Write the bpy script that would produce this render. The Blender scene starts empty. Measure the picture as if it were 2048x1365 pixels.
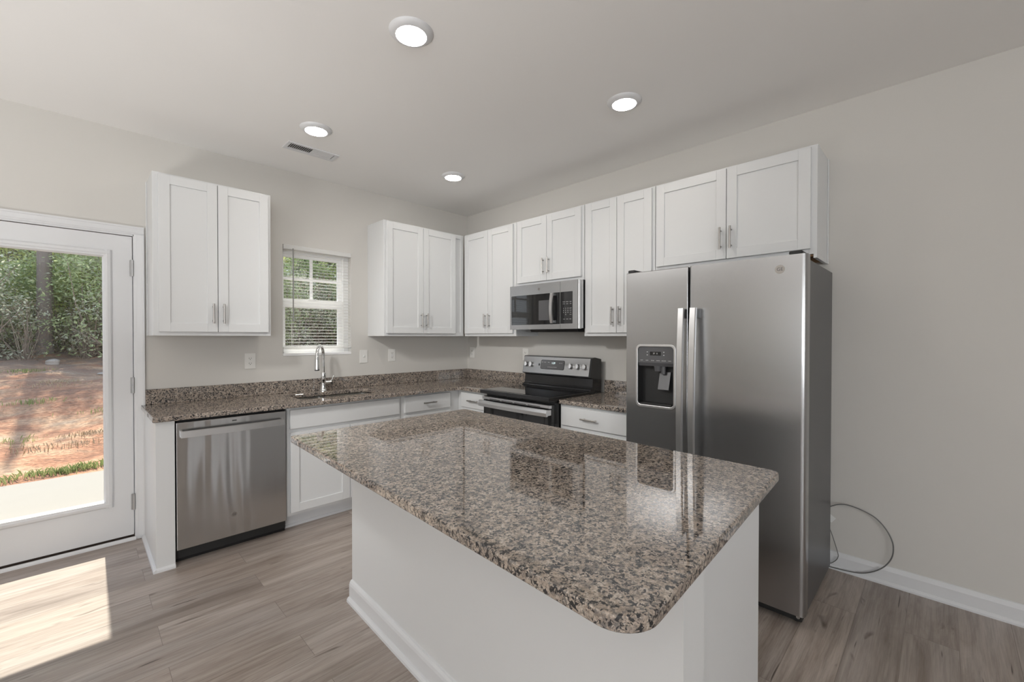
import bpy, bmesh, math, random
from mathutils import Vector, Matrix

random.seed(11)
SC = bpy.context.scene
COL = SC.collection
PI = math.pi

# ------------------------------------------------------------------ camera, sky, sun, room light, exposure
def make_camera():
    f = 864.54
    cd = bpy.data.cameras.new('camera')
    cd.sensor_fit = 'HORIZONTAL'
    cd.sensor_width = 36.0
    cd.lens = f / 2048.0 * 36.0
    cd.clip_start = 0.05
    cd.clip_end = 300
    co = bpy.data.objects.new('camera', cd)
    COL.objects.link(co)
    yaw, pitch, roll = math.radians(44.9012), math.radians(-0.5575), math.radians(0.0446)
    fw = Vector((math.cos(yaw), math.sin(yaw), 0))
    rt = Vector((math.sin(yaw), -math.cos(yaw), 0))
    up = Vector((0, 0, 1))
    c, s = math.cos(pitch), math.sin(pitch)
    fw2, up2 = fw * c + up * s, up * c - fw * s
    cr, sr = math.cos(roll), math.sin(roll)
    rt3, up3 = rt * cr + up2 * sr, up2 * cr - rt * sr
    M = Matrix((rt3, up3, -fw2)).transposed().to_4x4()
    M.translation = Vector((-3.1468, -3.8544, 1.3663))
    co.matrix_world = M
    SC.camera = co
make_camera()

SC.view_settings.view_transform = 'Standard'
SC.view_settings.look = 'None'
SC.view_settings.exposure = 0.0
SC.view_settings.gamma = 1.0
SC.view_settings.use_curve_mapping = False
SC.cycles.use_denoising = True
SC.cycles.max_bounces = 9
SC.cycles.diffuse_bounces = 6
SC.cycles.glossy_bounces = 5
SC.cycles.transmission_bounces = 6
SC.cycles.transparent_max_bounces = 12
SC.cycles.sample_clamp_indirect = 6.0
SC.cycles.caustics_reflective = False
SC.cycles.caustics_refractive = False

# world: pale blue daylight sky, brighter towards the horizon
wd = bpy.data.worlds.new('sky'); SC.world = wd; wd.use_nodes = True
wn = wd.node_tree.nodes; wl = wd.node_tree.links
bg = wn['Background']
tc = wn.new('ShaderNodeTexCoord'); sx = wn.new('ShaderNodeSeparateXYZ'); rp = wn.new('ShaderNodeValToRGB')
wl.new(tc.outputs['Generated'], sx.inputs[0]); wl.new(sx.outputs['Z'], rp.inputs[0]); wl.new(rp.outputs[0], bg.inputs[0])
rp.color_ramp.elements[0].position = 0.0; rp.color_ramp.elements[0].color = (0.92, 0.95, 1.0, 1)
rp.color_ramp.elements[1].position = 0.8; rp.color_ramp.elements[1].color = (0.45, 0.62, 0.95, 1)
bg.inputs[1].default_value = 2.1

def add_light(name, kind, loc, energy, color, direction=None, **kw):
    ld = bpy.data.lights.new(name, kind); ld.energy = energy; ld.color = color
    for k, v in kw.items(): setattr(ld, k, v)
    lo = bpy.data.objects.new(name, ld); COL.objects.link(lo); lo.location = loc
    if direction is not None:
        lo.rotation_euler = Vector(direction).to_track_quat('-Z', 'Y').to_euler()
    return lo
add_light('sun', 'SUN', (-3, 12, 14), 9.0, (1.0, 0.93, 0.82), (-0.010, -0.66, -1.0), angle=math.radians(0.6))
# daylight entering through the living area's windows behind the camera
REAR_WINDOWS = [(-6.3, 1.2), (-5.0, .95)]          # (centre x, width) on the rear wall
SIDE_WINDOWS = [(-5.3, 1.6), (-7.4, 1.6)]          # (centre y, width) on the near wall
WZ0, WZ1 = 0.75, 2.2
ROOM_X0, ROOM_Y0 = -7.2, -8.6
for cx, w in REAR_WINDOWS:
    add_light('daylight', 'AREA', (cx, ROOM_Y0 - 0.10, (WZ0 + WZ1) / 2), 66, (0.95, 0.97, 1.0), (0, 1, .35), shape='RECTANGLE', size=w - .1, size_y=WZ1 - WZ0 - .1)
for cy, w in SIDE_WINDOWS:
    add_light('daylight', 'AREA', (ROOM_X0 - 0.10, cy, (WZ0 + WZ1) / 2), 26, (0.95, 0.97, 1.0), (1, 0, .5), shape='RECTANGLE', size=w - .1, size_y=WZ1 - WZ0 - .1)
# unseen spots added to brighten the room, standing in for floor bounce and strobe
add_light('floor_bounce_fill', 'SPOT', (-5.1, -2.4, .25), 215, (1.0, 0.99, 0.98), (0.0, 0.0, 1), spot_size=math.radians(152), spot_blend=.6, shadow_soft_size=.4)
add_light('ceiling_bounce_fill', 'SPOT', (-5.2, -4.3, 1.3), 80, (1.0, 0.99, 0.98), (0.1, 0.1, 1), spot_size=math.radians(165), spot_blend=1.0, shadow_soft_size=.3)
add_light('corner_fill', 'SPOT', (-3.6, -1.75, 2.56), 150, (1.0, 0.99, 0.97), (3.2, .75, -1.8), spot_size=math.radians(80), spot_blend=1.0, shadow_soft_size=.12)
LED = 60.0

# ------------------------------------------------------------------ materials
def nt(name):
    m = bpy.data.materials.new(name); m.use_nodes = True
    return m, m.node_tree.nodes, m.node_tree.links, m.node_tree.nodes['Principled BSDF']
def basic(name, col, rough=.5, metal=0, spec=.5, coat=0, aniso=0, bump=None, emit=None):
    m, n, l, b = nt(name)
    b.inputs['Base Color'].default_value = (*col, 1); b.inputs['Roughness'].default_value = rough
    b.inputs['Metallic'].default_value = metal; b.inputs['Specular IOR Level'].default_value = spec
    if coat: b.inputs['Coat Weight'].default_value = coat; b.inputs['Coat Roughness'].default_value = .03
    if aniso: b.inputs['Anisotropic'].default_value = aniso
    if emit: b.inputs['Emission Color'].default_value = (*emit[0], 1); b.inputs['Emission Strength'].default_value = emit[1]
    if bump:
        t = n.new('ShaderNodeTexCoord'); mp = n.new('ShaderNodeMapping'); mp.inputs['Scale'].default_value = bump[0]
        nz = n.new('ShaderNodeTexNoise'); nz.inputs['Scale'].default_value = 1; nz.inputs['Detail'].default_value = 3
        bp = n.new('ShaderNodeBump'); bp.inputs['Strength'].default_value = bump[1]; bp.inputs['Distance'].default_value = bump[2]
        l.new(t.outputs['Object'], mp.inputs[0]); l.new(mp.outputs[0], nz.inputs['Vector']); l.new(nz.outputs[0], bp.inputs['Height']); l.new(bp.outputs[0], b.inputs['Normal'])
    return m
MAT = {}
MAT['wall'] = basic('wall_paint', (.63, .612, .58), .9, bump=((160,) * 3, .08, .002))
MAT['ceiling'] = basic('ceiling_paint', (.88, .87, .855), .95, bump=((120,) * 3, .08, .002))
MAT['white'] = basic('cabinet_paint', (.70, .708, .712), .38)
MAT['trim'] = basic('trim_paint', (.70, .706, .718), .42)
MAT['island'] = basic('island_paint', (.69, .695, .695), .55, bump=((140,) * 3, .06, .002))
MAT['vinyl'] = basic('white_vinyl', (.86, .86, .86), .35)
MAT['plastic'] = basic('white_plastic', (.80, .79, .76), .35)
MAT['chrome'] = basic('chrome', (.82, .83, .84), .06, 1)
MAT['nickel'] = basic('brushed_nickel', (.42, .40, .38), .3, 1)
MAT['hinge'] = basic('hinge_steel', (.48, .48, .48), .35, 1)
MAT['black'] = basic('black_enamel', (.018, .018, .019), .18)
MAT['blackmatte'] = basic('black_plastic', (.02, .02, .02), .5)
MAT['glassblack'] = basic('black_glass', (.012, .012, .013), .04, spec=.6)
MAT['greyplastic'] = basic('grey_plastic', (.10, .10, .105), .3)
MAT['fridgeside'] = basic('dark_grey_side', (.075, .075, .078), .32, .3, bump=((150,) * 3, .05, .001))
MAT['bronze'] = basic('bronze_threshold', (.05, .035, .028), .4, .5)
def mk_slat():
    m, n, l, b = nt('blind_slat'); b.inputs['Base Color'].default_value = (.88, .88, .87, 1); b.inputs['Roughness'].default_value = .4
    tl = n.new('ShaderNodeBsdfTranslucent'); tl.inputs[0].default_value = (.88, .88, .86, 1); mx = n.new('ShaderNodeMixShader'); mx.inputs[0].default_value = .35
    l.new(b.outputs[0], mx.inputs[1]); l.new(tl.outputs[0], mx.inputs[2]); l.new(mx.outputs[0], n['Material Output'].inputs[0]); return m
MAT['slat'] = mk_slat()
MAT['wand'] = basic('wand_plastic', (.30, .30, .29), .25)
MAT['ink'] = basic('printed_mark', (.72, .72, .72), .5)
MAT['darkink'] = basic('dark_print', (.03, .03, .03), .5)
MAT['rawwood'] = basic('raw_wood', (.36, .20, .09), .7, bump=((8, 120, 120), .2, .002))
MAT['cable'] = basic('grey_cable', (.16, .16, .155), .45)
MAT['tag'] = basic('paper_tag', (.80, .80, .78), .7)
MAT['screen'] = basic('display_panel', (.10, .10, .105), .12)
MAT['digits'] = basic('display_digits', (.6, .75, .75), .5, emit=((.75, .92, .95), .9))
MAT['lens'] = basic('led_lens', (.9, .9, .88), .5, emit=((1.0, .94, .86), LED))
MAT['duct'] = basic('duct_dark', (.06, .06, .055), .6)

def steel(name, rot=0.0, col=(.44, .44, .445), rough=.27, wave=((1, 1, 1), .2)):
    m, n, l, b = nt(name)
    b.inputs['Metallic'].default_value = 1; b.inputs['Roughness'].default_value = rough
    b.inputs['Base Color'].default_value = (*col, 1)
    b.inputs['Anisotropic'].default_value = .6; b.inputs['Anisotropic Rotation'].default_value = rot
    tg = n.new('ShaderNodeTangent'); tg.direction_type = 'RADIAL'; tg.axis = 'Z'
    l.new(tg.outputs[0], b.inputs['Tangent'])
    # slight waviness of the sheet
    t = n.new('ShaderNodeTexCoord'); n2 = n.new('ShaderNodeTexNoise'); n2.inputs['Scale'].default_value = 2.6; n2.inputs['Detail'].default_value = 0
    bp = n.new('ShaderNodeBump'); bp.inputs['Strength'].default_value = wave[1]; bp.inputs['Distance'].default_value = .012
    mp = n.new('ShaderNodeMapping'); mp.inputs['Scale'].default_value = wave[0]; l.new(t.outputs['Object'], mp.inputs[0]); l.new(mp.outputs[0], n2.inputs['Vector']); l.new(n2.outputs[0], bp.inputs['Height']); l.new(bp.outputs[0], b.inputs['Normal'])
    return m
MAT['steel'] = steel('brushed_steel')
MAT['steelv'] = steel('brushed_steel_vertical', .25, col=(.56, .56, .565), rough=.2, wave=((7, 7, .7), .5))
MAT['steellight'] = basic('satin_steel', (.66, .66, .665), .32, 1)
MAT['sink'] = basic('sink_steel', (.62, .61, .59), .22, 1)

def mk_floor():
    m, n, l, b = nt('plank_floor')
    t = n.new('ShaderNodeTexCoord')
    br = n.new('ShaderNodeTexBrick'); br.inputs['Scale'].default_value = 1; br.inputs['Brick Width'].default_value = 1.22; br.inputs['Row Height'].default_value = .178
    br.inputs['Mortar Size'].default_value = .0011; br.inputs['Mortar Smooth'].default_value = .2; br.offset = .37; br.offset_frequency = 2
    br.inputs['Color1'].default_value = (0, 0, 0, 1); br.inputs['Color2'].default_value = (1, 1, 1, 1); br.inputs['Mortar'].default_value = (.5, .5, .5, 1)
    l.new(t.outputs['Object'], br.inputs['Vector'])
    sc = n.new('ShaderNodeVectorMath'); sc.operation = 'SCALE'; sc.inputs['Scale'].default_value = 37.0
    l.new(br.outputs['Color'], sc.inputs[0])
    ad = n.new('ShaderNodeVectorMath'); ad.operation = 'ADD'; l.new(t.outputs['Object'], ad.inputs[0]); l.new(sc.outputs[0], ad.inputs[1])
    def noise(scale, vec, det=4, rough=.55, dist=0.0):
        mp = n.new('ShaderNodeMapping'); mp.inputs['Scale'].default_value = vec
        l.new(ad.outputs[0], mp.inputs[0])
        z = n.new('ShaderNodeTexNoise'); z.inputs['Scale'].default_value = scale; z.inputs['Detail'].default_value = det; z.inputs['Roughness'].default_value = rough; z.inputs['Distortion'].default_value = dist
        l.new(mp.outputs[0], z.inputs['Vector']); return z.outputs[0]
    def ramp(src, stops):
        r = n.new('ShaderNodeValToRGB'); e = r.color_ramp.elements
        while len(e) < len(stops): e.new(.5)
        for k, (p, c) in enumerate(stops): e[k].position = p; e[k].color = (*c, 1)
        l.new(src, r.inputs[0]); return r.outputs[0]
    def mix(kind, fac, a, bb):
        x = n.new('ShaderNodeMix'); x.data_type = 'RGBA'; x.blend_type = kind
        if isinstance(fac, float): x.inputs[0].default_value = fac
        else: l.new(fac, x.inputs[0])
        for s, v in ((6, a), (7, bb)):
            if isinstance(v, tuple): x.inputs[s].default_value = (*v, 1)
            else: l.new(v, x.inputs[s])
        return x.outputs[2]
    broad = noise(1.0, (1.2, 8.5, 1), 5, .66, .9)
    base = ramp(broad, [(.28, (.235, .187, .158)), (.46, (.355, .300, .264)), (.66, (.445, .392, .356))])
    streak = noise(1.0, (1.6, 34, 1), 5, .7, .25)
    sr = ramp(streak, [(.30, (.72, .70, .68)), (.52, (1.0, 1.0, 1.0)), (.75, (1.10, 1.10, 1.10))])
    base = mix('MULTIPLY', 1.0, base, sr)
    fine = noise(1.0, (6, 170, 1), 4, .65)
    col = mix('OVERLAY', .35, base, fine)
    tone = ramp(br.outputs['Color'], [(0, (.86, .86, .86)), (1, (1.08, 1.07, 1.05))])
    col = mix('MULTIPLY', 1.0, col, tone)
    # short dark checks along the grain and soft knots
    crack = noise(1.0, (2.2, 42, 1), 2, .5, .35)
    cm = ramp(crack, [(.715, (0, 0, 0)), (.745, (1, 1, 1))])
    col = mix('MIX', cm, col, (.07, .05, .04))
    knot = noise(1.0, (4.2, 14, 1), 2, .5, .6)
    km = ramp(knot, [(.665, (0, 0, 0)), (.75, (.85, .85, .85))])
    col = mix('MIX', km, col, (.10, .072, .056))
    mm = n.new('ShaderNodeMath'); mm.operation = 'MULTIPLY'; mm.inputs[1].default_value = .6; l.new(br.outputs['Fac'], mm.inputs[0])
    col = mix('MIX', mm.outputs[0], col, (.10, .08, .065))
    l.new(col, b.inputs['Base Color'])
    b.inputs['Roughness'].default_value = .33; b.inputs['Specular IOR Level'].default_value = .6
    bp = n.new('ShaderNodeBump'); bp.inputs['Strength'].default_value = .12; bp.inputs['Distance'].default_value = .002
    l.new(fine, bp.inputs['Height']); l.new(bp.outputs[0], b.inputs['Normal'])
    return m
MAT['floor'] = mk_floor()

def mk_granite():
    m, n, l, b = nt('speckled_granite')
    t = n.new('ShaderNodeTexCoord')
    def noise(scale, det, rough, dist=0.0, off=0.0):
        mp = n.new('ShaderNodeMapping'); mp.inputs['Location'].default_value = (off, off * 1.7, off * .6)
        l.new(t.outputs['Object'], mp.inputs[0])
        z = n.new('ShaderNodeTexNoise'); z.inputs['Scale'].default_value = scale; z.inputs['Detail'].default_value = det; z.inputs['Roughness'].default_value = rough; z.inputs['Distortion'].default_value = dist
        l.new(mp.outputs[0], z.inputs['Vector']); return z.outputs[0]
    def ramp(src, stops, const=False):
        r = n.new('ShaderNodeValToRGB'); e = r.color_ramp.elements
        if const: r.color_ramp.interpolation = 'CONSTANT'
        while len(e) < len(stops): e.new(.5)
        for k, (p, c) in enumerate(stops): e[k].position = p; e[k].color = (*c, 1)
        l.new(src, r.inputs[0]); return r.outputs[0]
    def mix(fac, a, bb, kind='MIX'):
        x = n.new('ShaderNodeMix'); x.data_type = 'RGBA'; x.blend_type = kind
        if isinstance(fac, float): x.inputs[0].default_value = fac
        else: l.new(fac, x.inputs[0])
        for s, v in ((6, a), (7, bb)):
            if isinstance(v, tuple): x.inputs[s].default_value = (*v, 1)
            else: l.new(v, x.inputs[s])
        return x.outputs[2]
    tan = ramp(noise(34, 3, .6, .4), [(.32, (.23, .197, .175)), (.5, (.39, .322, .266)), (.68, (.50, .432, .37))])
    grain = ramp(noise(190, 2, .6, 0, 3.1), [(.35, (.62, .62, .62)), (.65, (1.2, 1.2, 1.2))])
    col = mix(1.0, tan, grain, 'MULTIPLY')
    gm = ramp(noise(84, 3, .6, .6, 7.7), [(.545, (0, 0, 0)), (.60, (1, 1, 1))])
    col = mix(gm, col, (.165, .150, .138))
    bm_ = ramp(noise(98, 4, .6, .7, 1.3), [(.525, (0, 0, 0)), (.56, (1, 1, 1))])
    col = mix(bm_, col, (.028, .028, .030))
    wm = ramp(noise(150, 2, .5, .5, 11.9), [(.64, (0, 0, 0)), (.69, (.8, .8, .8))])
    col = mix(wm, col, (.52, .46, .40))
    l.new(col, b.inputs['Base Color'])
    b.inputs['Roughness'].default_value = .03; b.inputs['Specular IOR Level'].default_value = .75
    return m
MAT['granite'] = mk_granite()

def mk_glass(name, tint=(1, 1, 1), refl=1.0):
    m, n, l, b = nt(name); n.remove(b)
    o = n['Material Output']; tr = n.new('ShaderNodeBsdfTransparent'); tr.inputs[0].default_value = (*tint, 1)
    g = n.new('ShaderNodeBsdfGlossy'); g.inputs['Roughness'].default_value = .02
    fr = n.new('ShaderNodeFresnel'); ge = n.new('ShaderNodeNewGeometry'); ir = n.new('ShaderNodeMapRange')
    ir.inputs[3].default_value = 1.45; ir.inputs[4].default_value = 1 / 1.45; l.new(ge.outputs['Backfacing'], ir.inputs[0]); l.new(ir.outputs[0], fr.inputs[0])
    mx = n.new('ShaderNodeMixShader'); l.new(fr.outputs[0], mx.inputs[0]); l.new(tr.outputs[0], mx.inputs[1]); l.new(g.outputs[0], mx.inputs[2]); l.new(mx.outputs[0], o.inputs[0])
    return m
MAT['glass'] = mk_glass('window_glass', (.96, .97, .96))

def mk_ground():
    m, n, l, b = nt('red_clay')
    t = n.new('ShaderNodeTexCoord')
    a = n.new('ShaderNodeTexNoise'); a.inputs['Scale'].default_value = 1.1; a.inputs['Detail'].default_value = 6; a.inputs['Roughness'].default_value = .65
    mp = n.new('ShaderNodeMapping'); mp.inputs['Scale'].default_value = (1, 2.4, 1); l.new(t.outputs['Object'], mp.inputs[0]); l.new(mp.outputs[0], a.inputs['Vector'])
    r = n.new('ShaderNodeValToRGB'); e = r.color_ramp.elements
    for _ in range(2): e.new(.5)
    for k, (p, c) in enumerate([(.30, (.20, .105, .064)), (.44, (.38, .180, .098)), (.56, (.46, .28, .165)), (.74, (.54, .40, .27))]): e[k].position = p; e[k].color = (*c, 1)
    l.new(a.outputs[0], r.inputs[0])
    s = n.new('ShaderNodeTexNoise'); s.inputs['Scale'].default_value = 22; s.inputs['Detail'].default_value = 5; l.new(t.outputs['Object'], s.inputs['Vector'])
    x = n.new('ShaderNodeMix'); x.data_type = 'RGBA'; x.blend_type = 'OVERLAY'; x.inputs[0].default_value = .7
    l.new(r.outputs[0], x.inputs[6]); l.new(s.outputs[0], x.inputs[7])
    # leaf litter further up the bank
    sp = n.new('ShaderNodeSeparateXYZ'); l.new(t.outputs['Object'], sp.inputs[0])
    mr = n.new('ShaderNodeMapRange'); mr.inputs[1].default_value = 5.2; mr.inputs[2].default_value = 9.5; l.new(sp.outputs['Y'], mr.inputs[0])
    li = n.new('ShaderNodeTexNoise'); li.inputs['Scale'].default_value = 2.6; li.inputs['Detail'].default_value = 5; l.new(t.outputs['Object'], li.inputs['Vector'])
    ml = n.new('ShaderNodeMath'); ml.operation = 'MULTIPLY'; l.new(mr.outputs[0], ml.inputs[0]); 
    lr = n.new('ShaderNodeMapRange'); lr.inputs[1].default_value = .35; lr.inputs[2].default_value = .55; l.new(li.outputs[0], lr.inputs[0]); l.new(lr.outputs[0], ml.inputs[1])
    y = n.new('ShaderNodeMix'); y.data_type = 'RGBA'; l.new(ml.outputs[0], y.inputs[0]); l.new(x.outputs[2], y.inputs[6]); y.inputs[7].default_value = (.20, .145, .11, 1)
    l.new(y.outputs[2], b.inputs['Base Color']); b.inputs['Roughness'].default_value = .95
    bp = n.new('ShaderNodeBump'); bp.inputs['Strength'].default_value = .9; bp.inputs['Distance'].default_value = .06; l.new(s.outputs[0], bp.inputs['Height']); l.new(bp.outputs[0], b.inputs['Normal'])
    return m
MAT['ground'] = mk_ground()
MAT['patio'] = basic('pale_concrete', (.285, .262, .225), .9, bump=((9,) * 3, .1, .004))
MAT['bark'] = basic('grey_bark', (.20, .165, .14), .95, bump=((22, 22, 5), .7, .03))
MAT['twig'] = basic('dry_twig', (.26, .21, .165), .9)
MAT['straw'] = basic('dry_straw', (.38, .29, .18), .9)
MAT['rock'] = basic('pale_rock', (.36, .31, .26), .9, bump=((18,) * 3, .6, .02))

def mk_leaf(name, c1, c2):
    m, n, l, b = nt(name); n.remove(b); o = n['Material Output']
    t = n.new('ShaderNodeTexCoord'); z = n.new('ShaderNodeTexNoise'); z.inputs['Scale'].default_value = 9; z.inputs['Detail'].default_value = 3
    l.new(t.outputs['Object'], z.inputs['Vector'])
    r = n.new('ShaderNodeValToRGB'); r.color_ramp.elements[0].position = .35; r.color_ramp.elements[0].color = (*c1, 1); r.color_ramp.elements[1].position = .65; r.color_ramp.elements[1].color = (*c2, 1)
    l.new(z.outputs[0], r.inputs[0])
    d = n.new('ShaderNodeBsdfDiffuse'); tl = n.new('ShaderNodeBsdfTranslucent'); mx = n.new('ShaderNodeMixShader'); mx.inputs[0].default_value = .5
    l.new(r.outputs[0], d.inputs[0]); l.new(r.outputs[0], tl.inputs[0]); l.new(d.outputs[0], mx.inputs[1]); l.new(tl.outputs[0], mx.inputs[2]); l.new(mx.outputs[0], o.inputs[0])
    return m
MAT['leafgreen'] = mk_leaf('leaf_green', (.34, .42, .20), (.66, .72, .42))
MAT['leafdark'] = mk_leaf('leaf_dark', (.17, .19, .12), (.38, .40, .26))
MAT['leafyellow'] = mk_leaf('leaf_yellow', (.55, .60, .20), (.82, .82, .38))
MAT['leafgrey'] = mk_leaf('leaf_grey', (.42, .43, .32), (.70, .71, .54))
MAT['leafbrown'] = mk_leaf('leaf_brown', (.20, .14, .10), (.42, .31, .22))
MAT['grass'] = mk_leaf('grass_blade', (.17, .23, .08), (.36, .40, .17))

# ------------------------------------------------------------------ mesh building
def ident(s, d, z): return (s, d, z)
def on_left(s, d, z): return (s, -d, z)        # s = x along the window wall, d = out of it
def on_right(s, d, z): return (-d, -s, z)      # s = -y along the fridge wall, d = out of it

class MB:
    def __init__(self, T=ident): self.T = T; self.v = []; self.f = []; self.s = []
    def take(self, b, smooth=False):
        for v in b.verts: v.co = Vector(self.T(*v.co))
        bmesh.ops.recalc_face_normals(b, faces=b.faces)
        o = len(self.v); b.verts.index_update()
        self.v += [tuple(v.co) for v in b.verts]
        for f in b.faces: self.f.append([o + v.index for v in f.verts]); self.s.append(smooth)
        b.free(); return self
    def box(self, x0, x1, y0, y1, z0, z1, bev=0, seg=1):
        b = bmesh.new(); bmesh.ops.create_cube(b, size=1)
        x0, x1 = min(x0, x1), max(x0, x1); y0, y1 = min(y0, y1), max(y0, y1); z0, z1 = min(z0, z1), max(z0, z1)
        for v in b.verts: v.co = Vector(((x0 + x1) / 2 + v.co.x * (x1 - x0), (y0 + y1) / 2 + v.co.y * (y1 - y0), (z0 + z1) / 2 + v.co.z * (z1 - z0)))
        if bev: bmesh.ops.bevel(b, geom=list(b.edges), offset=bev, segments=seg, profile=.5, affect='EDGES')
        return self.take(b)
    def cyl(self, p0, p1, r, n=16, r2=None, smooth=True):
        return self.tube([p0, p1], [r, r if r2 is None else r2], n, smooth)
    def tube(self, pts, r, n=10, smooth=True, cap=True):
        b = bmesh.new(); pts = [Vector(p) for p in pts]; rs = r if isinstance(r, list) else [r] * len(pts); rings = []; u = None
        for i, p in enumerate(pts):
            t = (pts[min(i + 1, len(pts) - 1)] - pts[max(i - 1, 0)]).normalized()
            if u is None: u = t.orthogonal().normalized()
            u = (u - t * u.dot(t)).normalized(); w = t.cross(u)
            rings.append([b.verts.new(p + (u * math.cos(a) + w * math.sin(a)) * rs[i]) for a in [2 * PI * k / n for k in range(n)]])
        for i in range(len(rings) - 1):
            for k in range(n): b.faces.new((rings[i][k], rings[i][(k + 1) % n], rings[i + 1][(k + 1) % n], rings[i + 1][k]))
        if cap: b.faces.new(rings[0]); b.faces.new(rings[-1])
        return self.take(b, smooth)
    def lathe(self, prof, c, axis='Z', n=32, smooth=True):
        b = bmesh.new(); rings = []
        for r, h in prof:
            ring = []
            for k in range(n):
                a = 2 * PI * k / n; q = (r * math.cos(a), r * math.sin(a), h)
                if axis == 'Y': q = (q[0], q[2], q[1])
                if axis == 'X': q = (q[2], q[0], q[1])
                ring.append(b.verts.new(Vector(c) + Vector(q)))
            rings.append(ring)
        for i in range(len(rings) - 1):
            for k in range(n): b.faces.new((rings[i][k], rings[i][(k + 1) % n], rings[i + 1][(k + 1) % n], rings[i + 1][k]))
        if prof[0][0] > 1e-6: b.faces.new(rings[0])
        if prof[-1][0] > 1e-6: b.faces.new(rings[-1])
        bmesh.ops.remove_doubles(b, verts=b.verts, dist=1e-6)
        return self.take(b, smooth)
    def plate(self, outer, holes, h0, h1, put=None, bev=0, seg=2):
        """flat outline with holes, given thickness; put(a, b, h) places outline coords"""
        put = put or (lambda a, c, h: (a, c, h)); b = bmesh.new(); es = []
        for loop in [outer] + holes:
            vs = [b.verts.new((p[0], p[1], 0)) for p in loop]
            es += [b.edges.new((vs[k], vs[(k + 1) % len(vs)])) for k in range(len(vs))]
        if holes: bmesh.ops.triangle_fill(b, use_beauty=True, use_dissolve=False, edges=es, normal=(0, 0, 1))
        else: b.faces.new(b.verts[:])
        for v in b.verts: v.co.z = h1
        r = bmesh.ops.extrude_face_region(b, geom=b.faces[:])
        for g in r['geom']:
            if isinstance(g, bmesh.types.BMVert): g.co.z = h0
        bmesh.ops.recalc_face_normals(b, faces=b.faces)
        if bev:
            ed = [e for e in b.edges if len(e.link_faces) == 2 and abs(e.link_faces[0].normal.z) + abs(e.link_faces[1].normal.z) > .9 and e.calc_face_angle(0) > 1.2]
            bmesh.ops.bevel(b, geom=ed, offset=bev, segments=seg, profile=.5, affect='EDGES')
        for v in b.verts: v.co = Vector(put(*v.co))
        return self.take(b)
    def quad(self, pts):
        b = bmesh.new(); b.faces.new([b.verts.new(p) for p in pts]); return self.take(b)
    def prism(self, sec, path0, path1, put):
        """constant section (list of 2D) swept between two values of a third coordinate; put(a, b, t)"""
        b = bmesh.new(); A = [b.verts.new(put(p[0], p[1], path0)) for p in sec]; B = [b.verts.new(put(p[0], p[1], path1)) for p in sec]; n = len(sec)
        for k in range(n): b.faces.new((A[k], A[(k + 1) % n], B[(k + 1) % n], B[k]))
        b.faces.new(A); b.faces.new(B); return self.take(b)
    def build(self, name, mat, parent=None):
        off = ORIGIN.get(parent.name, Vector()) if parent else Vector()
        me = bpy.data.meshes.new(name); me.from_pydata([tuple(Vector(v) - off) for v in self.v], [], self.f)
        me.polygons.foreach_set('use_smooth', self.s); me.materials.append(MAT[mat] if isinstance(mat, str) else mat); me.update()
        if any(self.s):
            try: me.set_sharp_from_angle(angle=math.radians(40))
            except Exception: pass
        o = bpy.data.objects.new(name, me); COL.objects.link(o)
        if parent: o.parent = parent; ORIGIN[o.name] = off
        return o
ORIGIN = {}
def thing(name, label, cat, loc=(0, 0, 0), group=None, kind=None):
    o = bpy.data.objects.new(name, None); o.empty_display_size = .1; COL.objects.link(o); o.location = loc; ORIGIN[o.name] = Vector(loc)
    tag(o, label, cat, group, kind); return o
def tag(o, label=None, cat=None, group=None, kind=None):
    if label: o['label'] = label
    if cat: o['category'] = cat
    if group: o['group'] = group
    if kind: o['kind'] = kind
    return o
def text(name, body, loc, size, right, up, mat, parent, depth=.0004, align='CENTER', spacing=1.0):
    cu = bpy.data.curves.new(name, 'FONT'); cu.body = body; cu.size = size; cu.extrude = depth; cu.align_x = align; cu.align_y = 'CENTER'; cu.space_line = spacing
    tmp = bpy.data.objects.new(name, cu); COL.objects.link(tmp); bpy.context.view_layer.update()
    me = bpy.data.meshes.new_from_object(tmp.evaluated_get(bpy.context.evaluated_depsgraph_get())); bpy.data.objects.remove(tmp); bpy.data.curves.remove(cu)
    me.materials.clear(); me.materials.append(MAT[mat]); o = bpy.data.objects.new(name, me); COL.objects.link(o)
    r, u = Vector(right).normalized(), Vector(up).normalized(); M = Matrix((r, u, r.cross(u))).transposed().to_4x4()
    M.translation = Vector(loc) - (ORIGIN.get(parent.name, Vector()) if parent else Vector()); o.parent = parent; o.matrix_local = M
    if parent: ORIGIN[o.name] = ORIGIN.get(parent.name, Vector())
    return o
def rrect(x0, x1, y0, y1, r, n=6):
    rs = r if isinstance(r, (list, tuple)) else [r] * 4; out = []
    for (cx, cy, a0, q) in ((x1 - rs[0], y1 - rs[0], 0, rs[0]), (x0 + rs[1], y1 - rs[1], PI / 2, rs[1]), (x0 + rs[2], y0 + rs[2], PI, rs[2]), (x1 - rs[3], y0 + rs[3], 1.5 * PI, rs[3])):
        for k in range(n + 1): a = a0 + PI / 2 * k / n; out.append((cx + q * math.cos(a), cy + q * math.sin(a)))
    return out
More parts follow.
